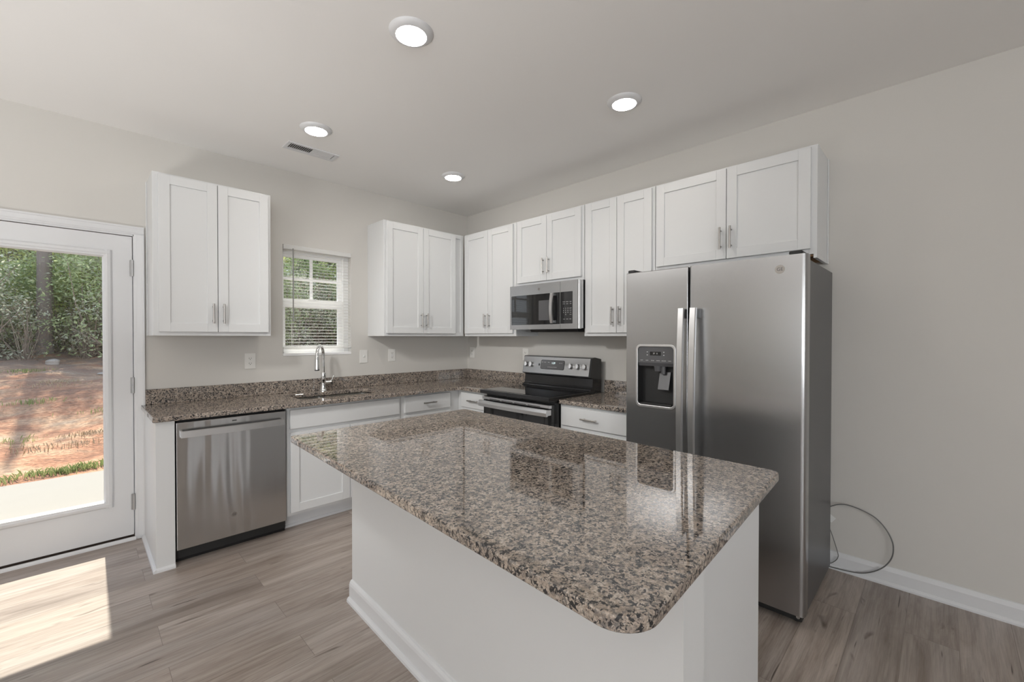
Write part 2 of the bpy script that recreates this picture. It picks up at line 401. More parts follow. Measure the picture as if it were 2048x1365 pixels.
def round_poly(pts, rads, n=8):
    out = []; N = len(pts)
    for i in range(N):
        p = Vector(pts[i]); a = (Vector(pts[i - 1]) - p).normalized(); b = (Vector(pts[(i + 1) % N]) - p).normalized(); r = rads[i]
        ang = a.angle(b); d = r / math.tan(ang / 2); c = p + (a + b).normalized() * (r / math.sin(ang / 2))
        s, e = p + a * d, p + b * d; v0, v1 = s - c, e - c; tot = v0.angle(v1); sg = 1 if v0.x * v1.y - v0.y * v1.x > 0 else -1
        for k in range(n + 1):
            t = sg * tot * k / n; out.append((c.x + v0.x * math.cos(t) - v0.y * math.sin(t), c.y + v0.x * math.sin(t) + v0.y * math.cos(t)))
    return out

# ------------------------------------------------------------------ the room
H = 2.738
WT = .15
def structure(name, mb, mat, parent=None):
    return tag(mb.build(name, mat, parent), kind='structure')
structure('floor', MB().box(ROOM_X0 - WT, WT, ROOM_Y0 - WT, WT, -.12, 0), 'floor')
structure('ceiling', MB().box(ROOM_X0 - WT, WT, ROOM_Y0 - WT, WT, H, H + .2), 'ceiling')
DX0, DX1, DZ = -3.829, -2.872, 2.052        # door rough opening
WX0, WX1, WB, WTOP = -1.955, -1.375, 1.225, 2.13
def wall_with_holes(put, a0, a1, holes):
    m = MB(); xs = [a0]
    for (p, q, z0, z1) in sorted(holes):
        m.box(*put(xs[-1], p, 0, H)); 
        if z0 > 0: m.box(*put(p, q, 0, z0))
        m.box(*put(p, q, z1, H)); xs.append(q)
    m.box(*put(xs[-1], a1, 0, H)); return m
structure('wall_left', wall_with_holes(lambda a, b, z0, z1: (a, b, 0, WT, z0, z1), ROOM_X0, 0, [(DX0, DX1, 0, DZ), (WX0, WX1, WB, WTOP)]), 'wall')
structure('wall_right', MB().box(0, WT, ROOM_Y0 - WT, WT, 0, H), 'wall')
structure('wall_rear', wall_with_holes(lambda a, b, z0, z1: (a, b, ROOM_Y0 - WT, ROOM_Y0, z0, z1), ROOM_X0 - WT, 0, [(c - w / 2, c + w / 2, WZ0, WZ1) for c, w in REAR_WINDOWS]), 'wall')
structure('wall_near', wall_with_holes(lambda a, b, z0, z1: (ROOM_X0 - WT, ROOM_X0, a, b, z0, z1), ROOM_Y0, WT, [(c - w / 2, c + w / 2, WZ0, WZ1) for c, w in SIDE_WINDOWS]), 'wall')
k = 2
for c, w in REAR_WINDOWS + SIDE_WINDOWS:
    rear = (c, w) in REAR_WINDOWS
    T = (lambda s, d, z: (s, ROOM_Y0 + d, z)) if rear else (lambda s, d, z: (ROOM_X0 + d, s, z))
    m = MB(T); a, b = c - w / 2, c + w / 2
    for q in (a, c - .03, b - .05): m.box(q, q + (.06 if q == c - .03 else .05), -.09, -.04, WZ0, WZ1)
    for z in (WZ0, (WZ0 + WZ1) / 2 - .025, WZ1 - .05): m.box(a, b, -.085, -.045, z, z + .05)
    fr = structure('window_%d' % k, m, 'vinyl')
    MB(T).box(a, b, -.068, -.064, WZ0, WZ1).build('pane', 'glass', fr); k += 1

# baseboards: flat board with a stepped cap and a shoe at the floor
BASE = [(0, 0), (.024, 0), (.024, .010), (.018, .020), (.014, .022), (.014, .078), (.011, .088), (.006, .100), (0, .102)]
m = MB().prism(BASE, -3.36, ROOM_Y0, lambda a, b, t: (-a, t, b)); structure('baseboard_right', m, 'trim')
m = MB().prism(BASE, ROOM_X0, -3.86, lambda a, b, t: (t, -a, b)); structure('baseboard_left', m, 'trim')
m = MB().prism(BASE, ROOM_X0, -.02, lambda a, b, t: (t, ROOM_Y0 + a, b)); structure('baseboard_rear', m, 'trim')
m = MB().prism(BASE, ROOM_Y0, -.02, lambda a, b, t: (ROOM_X0 + a, t, b)); structure('baseboard_near', m, 'trim')

# ---- exterior door with a full glass lite
dr = tag(bpy.data.objects.new('door_1', None), kind='structure'); COL.objects.link(dr)
JX0, JX1, JZ = DX0 + .02, DX1 - .012, DZ - .012
m = MB(); m.box(DX0, JX0, .0, WT, 0, DZ).box(JX1, DX1, .0, WT, 0, DZ).box(DX0, DX1, .0, WT, JZ, DZ)
m.box(JX1 - .012, JX1, .052, .09, .02, JZ).box(JX0, JX0 + .012, .052, .09, .02, JZ)
m.build('jamb', 'trim', dr)
CAS = [(0, 0), (.052, 0), (.052, .020), (.044, .020), (.038, .016), (.014, .012), (.008, .009), (0, .006)]   # from inner edge outwards: (offset, projection)
m = MB(); ci = -2.880; co_ = ci + .052
m.prism(CAS, 0, 2.05, lambda a, b, t: (ci + a, -b, t))
m.prism(CAS, -3.88, co_, lambda a, b, t: (t, -b, 2.05 + a))
m.prism(CAS, 0, 2.05, lambda a, b, t: (-3.824 - a, -b, t))
m.build('casing', 'trim', dr)
SX0, SX1, SZ0, SZ1 = -3.802, -2.889, .032, 2.034
GX0, GX1, GZ0, GZ1 = -3.664, -3.031, .288, 1.888
m = MB(); fx0, fx1, fz0, fz1 = GX0 - .03, GX1 + .03, GZ0 - .03, GZ1 + .03
m.box(SX0, fx0, .003, .047, SZ0, SZ1).box(fx1, SX1, .003, .047, SZ0, SZ1).box(fx0, fx1, .003, .047, SZ0, fz0).box(fx0, fx1, .003, .047, fz1, SZ1)
sl = m.build('door_slab', 'trim', dr)
m = MB()
LITE = [(-.012, .003), (-.012, -.002), (-.004, -.010), (.010, -.013), (.018, -.008), (.026, -.007), (.034, .012), (.034, .03), (-.004, .03)]
for (p, q, pt) in ((fz0 - .0, fz1, 'L'), (fz0, fz1, 'R'), (fx0, fx1, 'B'), (fx0, fx1, 'T')):
    if pt == 'L': m.prism(LITE, p - .012, q + .012, lambda a, b, t: (fx0 + a, b, t))
    if pt == 'R': m.prism(LITE, p - .012, q + .012, lambda a, b, t: (fx1 - a, b, t))
    if pt == 'B': m.prism(LITE, p, q, lambda a, b, t: (t, b, fz0 + a))
    if pt == 'T': m.prism(LITE, p, q, lambda a, b, t: (t, b, fz1 - a))
m.build('lite_frame', 'trim', dr)
MB().box(fx0 + .02, fx1 - .02, .020, .026, fz0 + .02, fz1 - .02).build('glass_pane', 'glass', dr)
for z in (.254, 1.039, 1.824):
    m = MB().box(-2.901, -2.878, -.003, .0025, z - .053, z + .053, .001)
    hg = m.build('hinge', 'hinge', dr)
    MB().cyl((-2.888, -.008, z - .054), (-2.888, -.008, z + .054), .006, 10).build('hinge_pin', 'hinge', hg)
MB().box(JX0, JX1, -.004, .12, 0, .016).box(JX0, JX1, .012, .04, .016, .028).build('threshold', 'bronze', dr)
MB().prism([(0, 0), (.018, 0), (.016, .010), (.009, .017), (0, .019)], JX0 - .02, ci, lambda a, b, t: (t, -.004 - a, b)).build('shoe_moulding', 'trim', dr)
MB().cyl((-3.74, -.012, .97), (-3.74, .0, .97), .03, 20).cyl((-3.74, -.05, .97), (-3.74, -.012, .97), .012, 12).lathe([(0, -.075), (.02, -.073), (.027, -.06), (.022, -.048), (.012, -.045)], (-3.74, 0, .97), 'Y').build('door_knob', 'nickel', dr)

# ---- kitchen window, double hung with a grille in the top sash
m = MB(); y0, y1 = .07, .14
m.box(WX0, WX0 + .025, y0, y1, WB, WTOP).box(WX1 - .045, WX1, y0 - .01, y1, WB, WTOP).box(WX0, WX1, y0, y1, WTOP - .055, WTOP).box(WX0, WX1, y0, y1, WB, WB + .03)
wf = structure('window_1', m, 'vinyl')
a0, a1 = WX0 + .0255, WX1 - .0455
MB().box(a0, a0 + .012, .101, .125, 1.69, 2.046).box(a1 - .036, a1, .101, .125, 1.69, 2.046).box(a0, a1, .101, .125, 2.046, 2.0745).box(a0, a1, .101, .125, 1.645, 1.69).build('sash', 'vinyl', wf)
MB().box(a0, a0 + .016, .075, .0995, 1.283, 1.618).box(a1 - .045, a1, .075, .0995, 1.283, 1.618).box(a0, a1, .075, .0995, 1.618, 1.685).box(a0, a1, .075, .0995, WB + .0305, 1.283).build('sash', 'vinyl', wf)
mx_ = (WX0 + .037 + a1 - .036) / 2
MB().box(mx_ - .012, mx_ + .012, .108, .120, 1.69, 2.046).box(a0 + .012, a1 - .036, .1085, .1195, 1.852, 1.876).build('muntin', 'vinyl', wf)
MB().box(a0 + .004, a1 - .004, .111, .114, 1.66, 2.06).build('pane', 'glass', wf); MB().box(a0 + .004, a1 - .004, .086, .089, 1.26, 1.65).build('pane', 'glass', wf)
MB().box(mx_ - .04, mx_ + .03, .066, .09, 1.683, 1.695, .003).build('sash_lock', 'vinyl', wf)
MB().box(WX0 - .0, WX1 + .0, -.004, .07, WB - .02, WB + .004, .002).build('sill', 'vinyl', wf)

bl = thing('window_blind', 'white horizontal slat blind lowered in the window above the sink', 'blind', ((WX0 + WX1) / 2, .02, 2.1))
bx0, bx1 = WX0 + .004, WX1 - .004
MB().box(bx0, bx1, -.012, .028, 2.092, 2.128, .002).build('head_rail', 'slat', bl)
m = MB(); NS = 31; zt, zb = 2.082, 1.292
for i in range(NS):
    z = zt - (zt - zb) * i / (NS - 1)
    b = bmesh.new(); R = []
    for yy, dz in ((-.0045, -.0016), (.002, .0006), (.008, .0012), (.014, .0006), (.0205, -.0016)):
        R.append([b.verts.new((x, yy, z + dz + (yy - .008) * .075)) for x in (bx0 + .004, bx1 - .004)])
    for q in range(4): b.faces.new((R[q][0], R[q][1], R[q + 1][1], R[q + 1][0]))
    bmesh.ops.solidify(b, geom=b.faces[:], thickness=.0008); m.take(b)
m.build('slats', 'slat', bl)
MB().box(bx0 - .002, bx1 + .002, -.006, .022, 1.262, 1.281, .003).build('bottom_rail', 'slat', bl)
for x in (WX0 + .075, WX1 - .075):
    MB().cyl((x, -.006, 1.27), (x, -.006, 2.1), .0011, 6).cyl((x, .022, 1.27), (x, .022, 2.1), .0011, 6).build('ladder_cord', 'slat', bl)
MB().tube([(-1.879, -.016, 2.10), (-1.879, -.020, 2.06), (-1.880, -.020, 1.49)], .0045, 6).build('wand', 'wand', bl)

# ------------------------------------------------------------------ cabinets
def shaker_door(T, s0, s1, z0, z1, d0, st=.058):
    m = MB(T); d1 = d0 + .019; e = .0012
    m.box(s0, s0 + st, d0, d1, z0, z1, e).box(s1 - st, s1, d0, d1, z0, z1, e)
    m.box(s0 + st, s1 - st, d0, d1, z0, z0 + st, e).box(s0 + st, s1 - st, d0, d1, z1 - st, z1, e)
    m.box(s0 + st - .004, s1 - st + .004, d0 + .003, d1 - .009, z0 + st - .004, z1 - st + .004)
    return m
def bar_pull(T, s, z, d, parent, vertical=True, L=.135):
    m = MB(T); h = L / 2; g = .048
    P = (lambda t, dd: (s, dd, z + t)) if vertical else (lambda t, dd: (s + t, dd, z))
    m.cyl(P(-h, d + .028), P(h, d + .028), .006, 10)
    for q in (-g, g): m.cyl(P(q, d), P(q, d + .028), .0045, 8)
    return m.build('handle', 'nickel', parent)
def upper(T, s0, s1, z0, z1, doors, label, dz=None, D=.305, side=None, root_s=None):
    base = T((s0 + s1) / 2, .15, z0)
    t = thing('wall_cabinet', label, 'cabinet', base, 'white shaker wall cabinets')
    m = MB(T).box(s0, s1, 0.001, D - .019, z0, z1, .001)
    m.build('body', 'white', t)
    f = MB(T); fd0, fd1 = D - .019, D; w = .036
    f.box(s0, s0 + w, fd0, fd1, z0, z1, .001).box(s1 - w, s1, fd0, fd1, z0, z1, .001).box(s0 + w, s1 - w, fd0, fd1, z0, z0 + .04, .001).box(s0 + w, s1 - w, fd0, fd1, z1 - .04, z1, .001)
    f.build('face_frame', 'white', t)
    zz0, zz1 = dz or (z0 + .026, z1 - .012); n = len(doors)
    for i, (p, q) in enumerate(doors):
        d = shaker_door(T, p, q, zz0, zz1, D + .001).build('door', 'white', t)
        hs = q - .028 if i == 0 else p + .028
        bar_pull(T, hs, zz0 + .125, D + .020, d)
    return t
ZU0, ZU1 = 1.372, 2.417
g = .002
c1 = upper(on_left, -2.812, -2.132, ZU0, ZU1, [(-2.783, -2.466 - g), (-2.466 + g, -2.152)], 'tall white two-door wall cabinet on its own between the glass door and the window')
MB(on_left).box(-2.818, -2.812, .001, .022, ZU0, ZU1, .002).build('scribe_moulding', 'white', c1)
c2 = upper(on_left, -1.212, -.3055, ZU0, ZU1, [(-1.190, -.806 - g), (-.806 + g, -.420)], 'white two-door wall cabinet in the corner to the right of the window')
c3 = upper(on_right, .330, 1.078, ZU0, ZU1, [(.347, .706 - g), (.706 + g, 1.048)], 'white two-door wall cabinet between the room corner and the microwave')
c4 = upper(on_right, 1.082, 1.832, 1.822, ZU1, [(1.104, 1.455 - g), (1.455 + g, 1.812)], 'short white two-door wall cabinet directly above the microwave', dz=(1.849, 2.403))
c5 = upper(on_right, 1.836, 2.430, ZU0, ZU1, [(1.856, 2.136 - g), (2.136 + g, 2.412)], 'white two-door wall cabinet between the microwave and the refrigerator')
c6 = upper(on_right, 2.434, 3.366, 1.822, ZU1, [(2.446, 2.904 - g), (2.904 + g, 3.338)], 'wide short white two-door wall cabinet above the refrigerator', dz=(1.850, 2.405))
MB(on_right).box(3.366, 3.372, .001, .022, 1.80, ZU1, .002).build('scribe_moulding', 'white', c6)
MB(on_right).box(2.46, 3.35, .02, .285, 1.812, 1.822).build('underside_panel', 'rawwood', c6)
MB(on_right).box(3.350, 3.366, .02, .305, 1.800, 1.822).build('side_rail', 'white', c6)

ZC0, ZC1 = .870, .900
def base_cab(T, s0, s1, label, fronts, toe=True, D=.605, back=.001, left_stile=.036, right_stile=.036):
    base = T((s0 + s1) / 2, .3, 0)
    t = thing('base_cabinet', label, 'cabinet', base, 'white base cabinets under the worktops')
    m = MB(T); a, b = s0, s1
    m.box(a, a + .016, back, D - .019, .10, ZC0 - .001).box(b - .016, b, back, D - .019, .10, ZC0 - .001).box(a, b, back, D - .019, .10, .116).box(a, b, back, back + .01, .10, ZC0 - .001)
    m.build('body', 'white', t)
    f = MB(T); fd0, fd1 = D - .019, D
    f.box(a, a + left_stile, fd0, fd1, .10, ZC0 - .001).box(b - right_stile, b, fd0, fd1, .10, ZC0 - .001)
    for z0, z1 in ((.10, .13), (.686, .72), (.846, ZC0 - .001)): f.box(a + left_stile, b - right_stile, fd0, fd1, z0, z1)
    f.build('face_frame', 'white', t)
    MB(T).box(a, b, D - .085, D - .07, 0, .10).build('toe_kick', 'trim', t)
    MB(T).prism([(0, 0), (.014, 0), (.012, .010), (.006, .016), (0, .018)], a, b, lambda p, q, s: (s, D - .07 + p, q)).build('shoe_moulding', 'trim', t)
    for kind, p, q, z0, z1, pull in fronts:
        if kind == 'drawer':
            d = MB(T).box(p, q, D + .001, D + .020, z0, z1, .0025, 2).build('drawer_front', 'white', t)
            if pull: bar_pull(T, (p + q) / 2 if pull is True else pull, (z0 + z1) / 2, D + .020, d, False)
        else:
            d = shaker_door(T, p, q, z0, z1, D + .001).build('door', 'white', t)
            if pull is not None: bar_pull(T, pull, z1 - .115, D + .020, d)
    return t
base_cab(on_left, -2.122, -1.222, 'white sink base cabinet with plain false front, just right of the dishwasher',
         [('drawer', -2.103, -1.243, .716, .850, None), ('door', -2.101, -1.674, .125, .690, -1.70), ('door', -1.670, -1.243, .125, .690, -1.644)])
base_cab(on_left, -1.220, -.6055, 'white drawer base cabinet between the sink base and the inner corner',
         [('drawer', -1.191, -.712, .716, .852, True), ('door', -1.191, -.712, .125, .690, -.74)], right_stile=.09)
base_cab(on_right, .606, 1.066, 'narrow white drawer cabinet between the inner corner and the range',
         [('drawer', .668, 1.045, .716, .850, .855), ('door', .668, 1.045, .125, .690, 1.017)], left_stile=.07)
base_cab(on_right, 1.838, 2.455, 'white drawer base cabinet between the range and the refrigerator',
         [('drawer', 1.858, 2.440, .716, .852, 2.112), ('door', 1.858, 2.145, .125, .690, 2.117), ('door', 2.149, 2.440, .125, .690, 2.177)])
ep = thing('end_panel', 'white boxed end panel standing between the glass door and the dishwasher', 'panel', (-2.79, -.3, 0))
MB(on_left).box(-2.836, -2.748, .024, .643, 0, ZC0 - .001, .001).build('panel', 'white', ep)
SH = [(0, 0), (.016, 0), (.014, .012), (.007, .019), (0, .021)]
MB().prism(SH, -.024, -.659, lambda a, b, t: (-2.836 - a, t, b)).prism(SH, -2.852, -2.748, lambda a, b, t: (t, -.643 - a, b)).build('shoe_moulding', 'trim', ep)

# ------------------------------------------------------------------ worktops, sink, faucet
SINKR = (-1.985, -1.325, -.505, -.165)
ct = thing('worktop', 'L-shaped speckled granite worktop with sink cutout running into the corner', 'worktop', (-1.4, -.33, ZC0))
outer = round_poly([(-2.850, -.003), (-2.850, -.665), (-.668, -.665), (-.648, -.690), (-.648, -1.066), (-.003, -1.066), (-.003, -.003)], [.002, .012, .006, .006, .003, .002, .002], 4)
MB().plate(outer, [rrect(*SINKR, .07)], ZC0, ZC1, bev=.004).build('slab', 'granite', ct)
MB().box(-2.826, -.023, -.021, -.002, ZC1, 1.004, .002).build('backsplash', 'granite', ct)
MB().box(-.022, -.002, -1.066, -.002, ZC1, 1.004, .002).build('backsplash', 'granite', ct)
cr = thing('worktop', 'short speckled granite worktop between the range and the refrigerator', 'worktop', (-.33, -2.15, ZC0))
MB().plate(round_poly([(-.003, -1.836), (-.003, -2.462), (-.635, -2.462), (-.635, -1.836)], [.002, .002, .004, .012], 4)[::-1], [], ZC0, ZC1, bev=.004).build('slab', 'granite', cr)
MB().box(-.022, -.002, -2.462, -1.836, ZC1, 1.004, .002).build('backsplash', 'granite', cr)

sk = thing('sink', 'stainless double bowl sink set under the worktop below the window', 'sink', (-1.655, -.335, .68))
bowls = [(-1.972, -1.705, -.490, -.180), (-1.672, -1.338, -.490, -.180)]
MB().plate(rrect(-2.01, -1.30, -.53, -.145, .06), [rrect(*q, .055) for q in bowls], ZC0 - .006, ZC0 - .002).build('rim', 'sink', sk)
for q in bowls:
    b = bmesh.new(); rings = []
    for z, inset, r in ((ZC0 - .004, 0, .055), (.74, .004, .055), (.700, .010, .06), (.688, .03, .06)):
        rings.append([b.verts.new((x, y, z)) for x, y in rrect(q[0] + inset, q[1] - inset, q[2] + inset, q[3] - inset, r)])
    for i in range(3):
        n_ = len(rings[0])
        for k2 in range(n_): b.faces.new((rings[i][k2], rings[i][(k2 + 1) % n_], rings[i + 1][(k2 + 1) % n_], rings[i + 1][k2]))
    b.faces.new(rings[3]); bw = MB().take(b, True).build('bowl', 'sink', sk)
    MB().lathe([(0, .0), (.03, .0), (.042, .003), (.042, 0)], ((q[0] + q[1]) / 2, (q[2] + q[3]) / 2, .689)).build('drain', 'chrome', bw)

fx, fy = -1.668, -.100
fc = thing('faucet', 'chrome pull-down faucet standing behind the sink', 'faucet', (fx, fy, ZC1))
MB().lathe([(.030, 0), (.030, .006), (.025, .010), (.0225, .02), (.019, .085), (.0205, .092), (.0205, .135), (.0195, .150)], (fx, fy, ZC1), n=24).build('body', 'chrome', fc)
sd = Vector((-.608, -.793, 0)).normalized(); base = Vector((fx, fy, 0)); R = .085; zc = 1.205
pts = [base + Vector((0, 0, z)) for z in (1.048, 1.10, 1.16)]
for k2 in range(0, 13):
    a = PI * k2 / 12; pts.append(base + sd * (R - R * math.cos(a)) + Vector((0, 0, zc + R * math.sin(a))))
end = pts[-1]
MB().tube(pts, .0128, 14).build('neck', 'chrome', fc)
MB().lathe([(.0215, 0), (.0215, .008), (.0195, .012)], (fx, fy, 1.046), n=20).build('collar', 'chrome', fc)
hd = MB().lathe([(.0, -.113), (.017, -.113), (.0225, -.110), (.0225, -.098), (.0165, -.03), (.0155, 0), (.0138, .004)], (end.x, end.y, zc), n=20).build('spray_head', 'chrome', fc)
MB().lathe([(0, -.117), (.018, -.117), (.019, -.1125), (.0, -.1125)], (end.x, end.y, zc), n=20).build('nozzle', 'blackmatte', hd)
lv = MB().cyl((fx + .012, fy, .975), (fx + .062, fy - .004, .975), .0145, 14).build('lever_hub', 'chrome', fc)
MB().tube([(fx + .058, fy - .004, .978), (fx + .072, fy - .006, .992), (fx + .088, fy - .006, 1.03)], [.008, .007, .005], 10).build('lever', 'chrome', lv)

# ------------------------------------------------------------------ island
isl = thing('kitchen_island', 'white island base with painted panel, baseboard and cabinet under the granite top', 'island', (-1.85, -2.55, 0))
def lerp2(a, b, t): return (a[0] + (b[0] - a[0]) * t, a[1] + (b[1] - a[1]) * t)
KA, KB = (-2.150, -1.690), (-2.210, -3.455)
wv = Vector((KB[1] - KA[1], -(KB[0] - KA[0]), 0)).normalized(); wv = -wv if wv.x < 0 else wv
k4 = [KA, KB, (KB[0] + wv.x * .115, KB[1] + wv.y * .115 + .004), (KA[0] + wv.x * .115, KA[1] + wv.y * .115)]
MB().plate(k4, [], 0, ZC0 - .001).build('knee_panel', 'island', isl)
dirv = (Vector((*KB, 0)) - Vector((*KA, 0))).normalized()
def along(a, b, t, A=KA): return (A[0] + dirv.x * t - wv.x * a, A[1] + dirv.y * t - wv.y * a, b)
IB = [(0, 0), (.030, 0), (.029, .012), (.022, .021), (.016, .023), (.016, .082), (.013, .094), (.007, .104), (0, .106)]
Lk = math.dist(KA, KB)
MB().prism(IB, -.0, Lk, along).build('baseboard', 'trim', isl)
cabq = [(k4[3][0] + .001, k4[3][1] - .005), (k4[2][0] + .001, -3.412), (-1.512, -3.405), (-1.470, -1.700)]
MB().plate(cabq, [], .1, ZC0 - .001).build('cabinet_body', 'white', isl)
MB().plate([(cabq[0][0], cabq[0][1] - .01), (cabq[1][0], -3.400), (-1.592, -3.400), (-1.552, -1.71)], [], 0, .1).build('toe_kick', 'trim', isl)
MB().box(cabq[1][0], -1.520, -3.417, -3.411, .0, .868, .001).build('side_panel', 'white', isl)
MB().box(-1.516, -1.497, -3.409, -3.30, .10, .868, .001).build('corner_stile', 'white', isl)
MB().box(k4[2][0] - .006, k4[2][0] + .03, k4[2][1] - .010, k4[2][1] + .03, .825, ZC0 - .002, .002).build('support_block', 'trim', isl)
for i in range(3):
    p, q = 3.30 - i * .545, 3.30 - (i + 1) * .545 + .006
    TT = lambda s, d, z: (-1.512 + d + (s - 3.4) * -.0246, -s, z)
    d = MB(TT).box(q, p, .001, .019, .716, .850, .0025, 2).build('drawer_front', 'white', isl); bar = MB(TT).cyl(((p + q) / 2 - .067, .047, .783), ((p + q) / 2 + .067, .047, .783), .006, 10)
    for e in (-.048, .048): bar.cyl(((p + q) / 2 + e, .019, .783), ((p + q) / 2 + e, .047, .783), .0045, 8)
    bar.build('handle', 'nickel', d)
    shaker_door(TT, q, p, .125, .690, .001).build('door', 'white', isl)
ITOP = [(-2.447, -1.686), (-1.383, -1.664), (-1.429, -3.458), (-2.527, -3.517)]
MB().plate(round_poly(ITOP, [.015, .02, .03, .075], 10), [], ZC0, ZC1, bev=.005, seg=3).build('island_worktop', 'granite')
tag(bpy.data.objects['island_worktop'], 'large glossy speckled granite slab with rounded corners on the island', 'worktop')

# ------------------------------------------------------------------ dishwasher
def emblem(P, r, right, up, parent, mat='nickel'):
    """round badge: raised ring with a two-letter monogram"""
    n = Vector(right).cross(Vector(up)).normalized(); P = Vector(P); m = MB(); u, w = Vector(right).normalized(), Vector(up).normalized()
    b = bmesh.new(); N = 28; rings = []
    for rr, h in ((r, .0005), (r, .002), (r * .86, .002), (r * .86, .001), (0.001, .001)):
        rings.append([b.verts.new(P + n * h + u * rr * math.cos(2 * PI * k / N) + w * rr * math.sin(2 * PI * k / N)) for k in range(N)])
    for i in range(4):
        for k in range(N): b.faces.new((rings[i][k], rings[i][(k + 1) % N], rings[i + 1][(k + 1) % N], rings[i + 1][k]))
    e = m.take(b).build('emblem', mat, parent)
    text('emblem_lettering', 'GE', P + n * .0012, r * 1.05, right, up, 'greyplastic', e)
    return e
dw = thing('dishwasher', 'stainless steel dishwasher with bar handle beneath the left end of the worktop', 'dishwasher', (-2.44, -.32, 0))
T = on_left
MB(T).box(-2.744, -2.126, .03, .585, .02, .866).build('tub', 'blackmatte', dw)
MB(T).box(-2.744, -2.126, .50, .575, 0, .10).build('toe_panel', 'black', dw)
dd = MB(T).box(-2.741, -2.133, .590, .638, .088, .852, .004, 2).build('door', 'steelv', dw)
hm = MB(T)
hs = []
for q in range(13):
    u = q / 12; s = -2.720 + u * .563; hs.append((s, .668 + .010 * math.sin(PI * u)))
b = bmesh.new(); R0 = []
for s, d in hs:
    R0.append([b.verts.new((s, d + e1, .784 + e2)) for e1, e2 in ((0, -.021), (.012, -.019), (.012, .019), (0, .021))])
for i in range(12):
    for k2 in range(4): b.faces.new((R0[i][k2], R0[i][(k2 + 1) % 4], R0[i + 1][(k2 + 1) % 4], R0[i + 1][k2]))
b.faces.new(R0[0]); b.faces.new(R0[-1]); hm.take(b)
hm.box(-2.722, -2.712, .637, .676, .765, .803).box(-2.165, -2.155, .637, .676, .765, .803)
hh = hm.build('handle', 'steellight', dd)
emblem((-2.446, -.638, .224), .016, (1, 0, 0), (0, 0, 1), dd)
MB(T).box(-2.455, -2.430, .638, .6386, .826, .832).build('indicator', 'darkink', dd)

# ------------------------------------------------------------------ range
rg = thing('range', 'stainless and black electric range with raised control panel set into the worktop', 'range', (-.38, -1.455, 0))
T = on_right; r0, r1 = 1.074, 1.832
MB(T).box(r0 + .004, r1 - .004, .06, .665, .06, .893).build('body', 'black', rg)
MB(T).box(r0 + .03, r1 - .03, .10, .60, 0, .06).build('base', 'blackmatte', rg)
ck = MB(T).box(r0, r1 + .004, .150, .742, .890, .921, .004, 2).build('cooktop', 'black', rg)
MB(T).box(r0 + .02, r1 - .016, .205, .715, .9205, .9225).build('glass_surface', 'glassblack', ck)
od = MB(T).box(r0 + .006, r1 - .004, .668, .706, .26, .866, .003).build('oven_door', 'glassblack', rg)
MB(T).box(r0 + .10, r1 - .10, .706, .7072, .36, .70).build('oven_window', 'glassblack', od)
MB(T).box(r0 + .004, r1 - .002, .700, .722, .838, .864, .003).build('vent_strip', 'steellight', od)
m = MB(T)
for q in range(4): m.box(r0 + .10 + q * .145, r0 + .225 + q * .145, .7215, .7228, .843, .848)
m.build('vent_slots', 'darkink', od)
b = bmesh.new(); R0 = []
for q in range(15):
    u = q / 14; s = r0 + .004 + u * (r1 - r0 - .008); bow = .010 * math.sin(PI * u)
    R0.append([b.verts.new((s, .745 + bow + e1, .810 + e2)) for e1, e2 in ((0, -.024), (.016, -.026), (.020, 0), (.014, .022), (0, .024))])
for i in range(14):
    for k2 in range(5): b.faces.new((R0[i][k2], R0[i][(k2 + 1) % 5], R0[i + 1][(k2 + 1) % 5], R0[i + 1][k2]))
b.faces.new(R0[0]); b.faces.new(R0[-1])
MB(T).take(b).box(r0 + .006, r0 + .03, .70, .755, .79, .83).box(r1 - .03, r1 - .006, .70, .755, .79, .83).build('handle', 'steellight', od)
dwr = MB(T).box(r0 + .006, r1 - .004, .668, .700, .07, .25, .003).build('storage_drawer', 'black', rg)
# backguard: black riser with a ledge, leaning control panel on top
MB(T).prism([(.06, .90), (.215, .921), (.212, .935), (.196, .945), (.188, .955), (.182, 1.02), (.205, 1.030), (.222, 1.034), (.190, 1.192), (.150, 1.196), (.06, 1.18)], r0 + .004, r1, lambda a, b_, s: (s, a, b_)).build('backguard', 'black', rg)
MB(T).box(r0 + .006, r1 - .01, .205, .232, .922, .929, .002).build('ledge_trim', 'black', rg)
pn = Vector((.158, 0, .034)).normalized()   # placeholder direction in (d, s, z), fixed below
A_, B_ = Vector((.226, 1.038)), Vector((.194, 1.189)); up2 = (B_ - A_).normalized(); nr2 = Vector((up2.y, -up2.x))
def panel(s, t, h): q = A_ + up2 * t + nr2 * h; return T(s, q.x, q.y)
PL = (B_ - A_).length
class PM(MB):
    pass
cp = MB(lambda s, t, h: panel(s, t, h)).box(r0 + .010, r1 - .012, .002, PL - .002, -.004, .002, .0015).build('control_panel', 'steel', rg)
PT = lambda s, t, h: panel(s, t, h)
MB(PT).plate(rrect(1.296, 1.562, .042, .125, .014), [], .0015, .0035).build('display_bezel', 'black', cp)
ds = MB(PT).plate(rrect(1.301, 1.557, .046, .121, .011), [], .0035, .0042).build('display', 'screen', cp)
pr = Vector(PT(1, 0, 0)) - Vector(PT(0, 0, 0)); pu = Vector(PT(0, 1, 0)) - Vector(PT(0, 0, 0))
text('clock_digits', '1:29', PT(1.440, .098, .0045), .024, pr, pu, 'digits', ds)
text('key_labels', 'BAKE    CLEAN        TIMER', PT(1.35, .103, .0045), .008, pr, pu, 'ink', ds)
text('key_labels', '1  2  3  4  5  6  7  8  9  0', PT(1.43, .062, .0045), .010, pr, pu, 'ink', ds)
text('key_labels', 'START  OFF', PT(1.52, .10, .0045), .007, pr, pu, 'ink', ds)
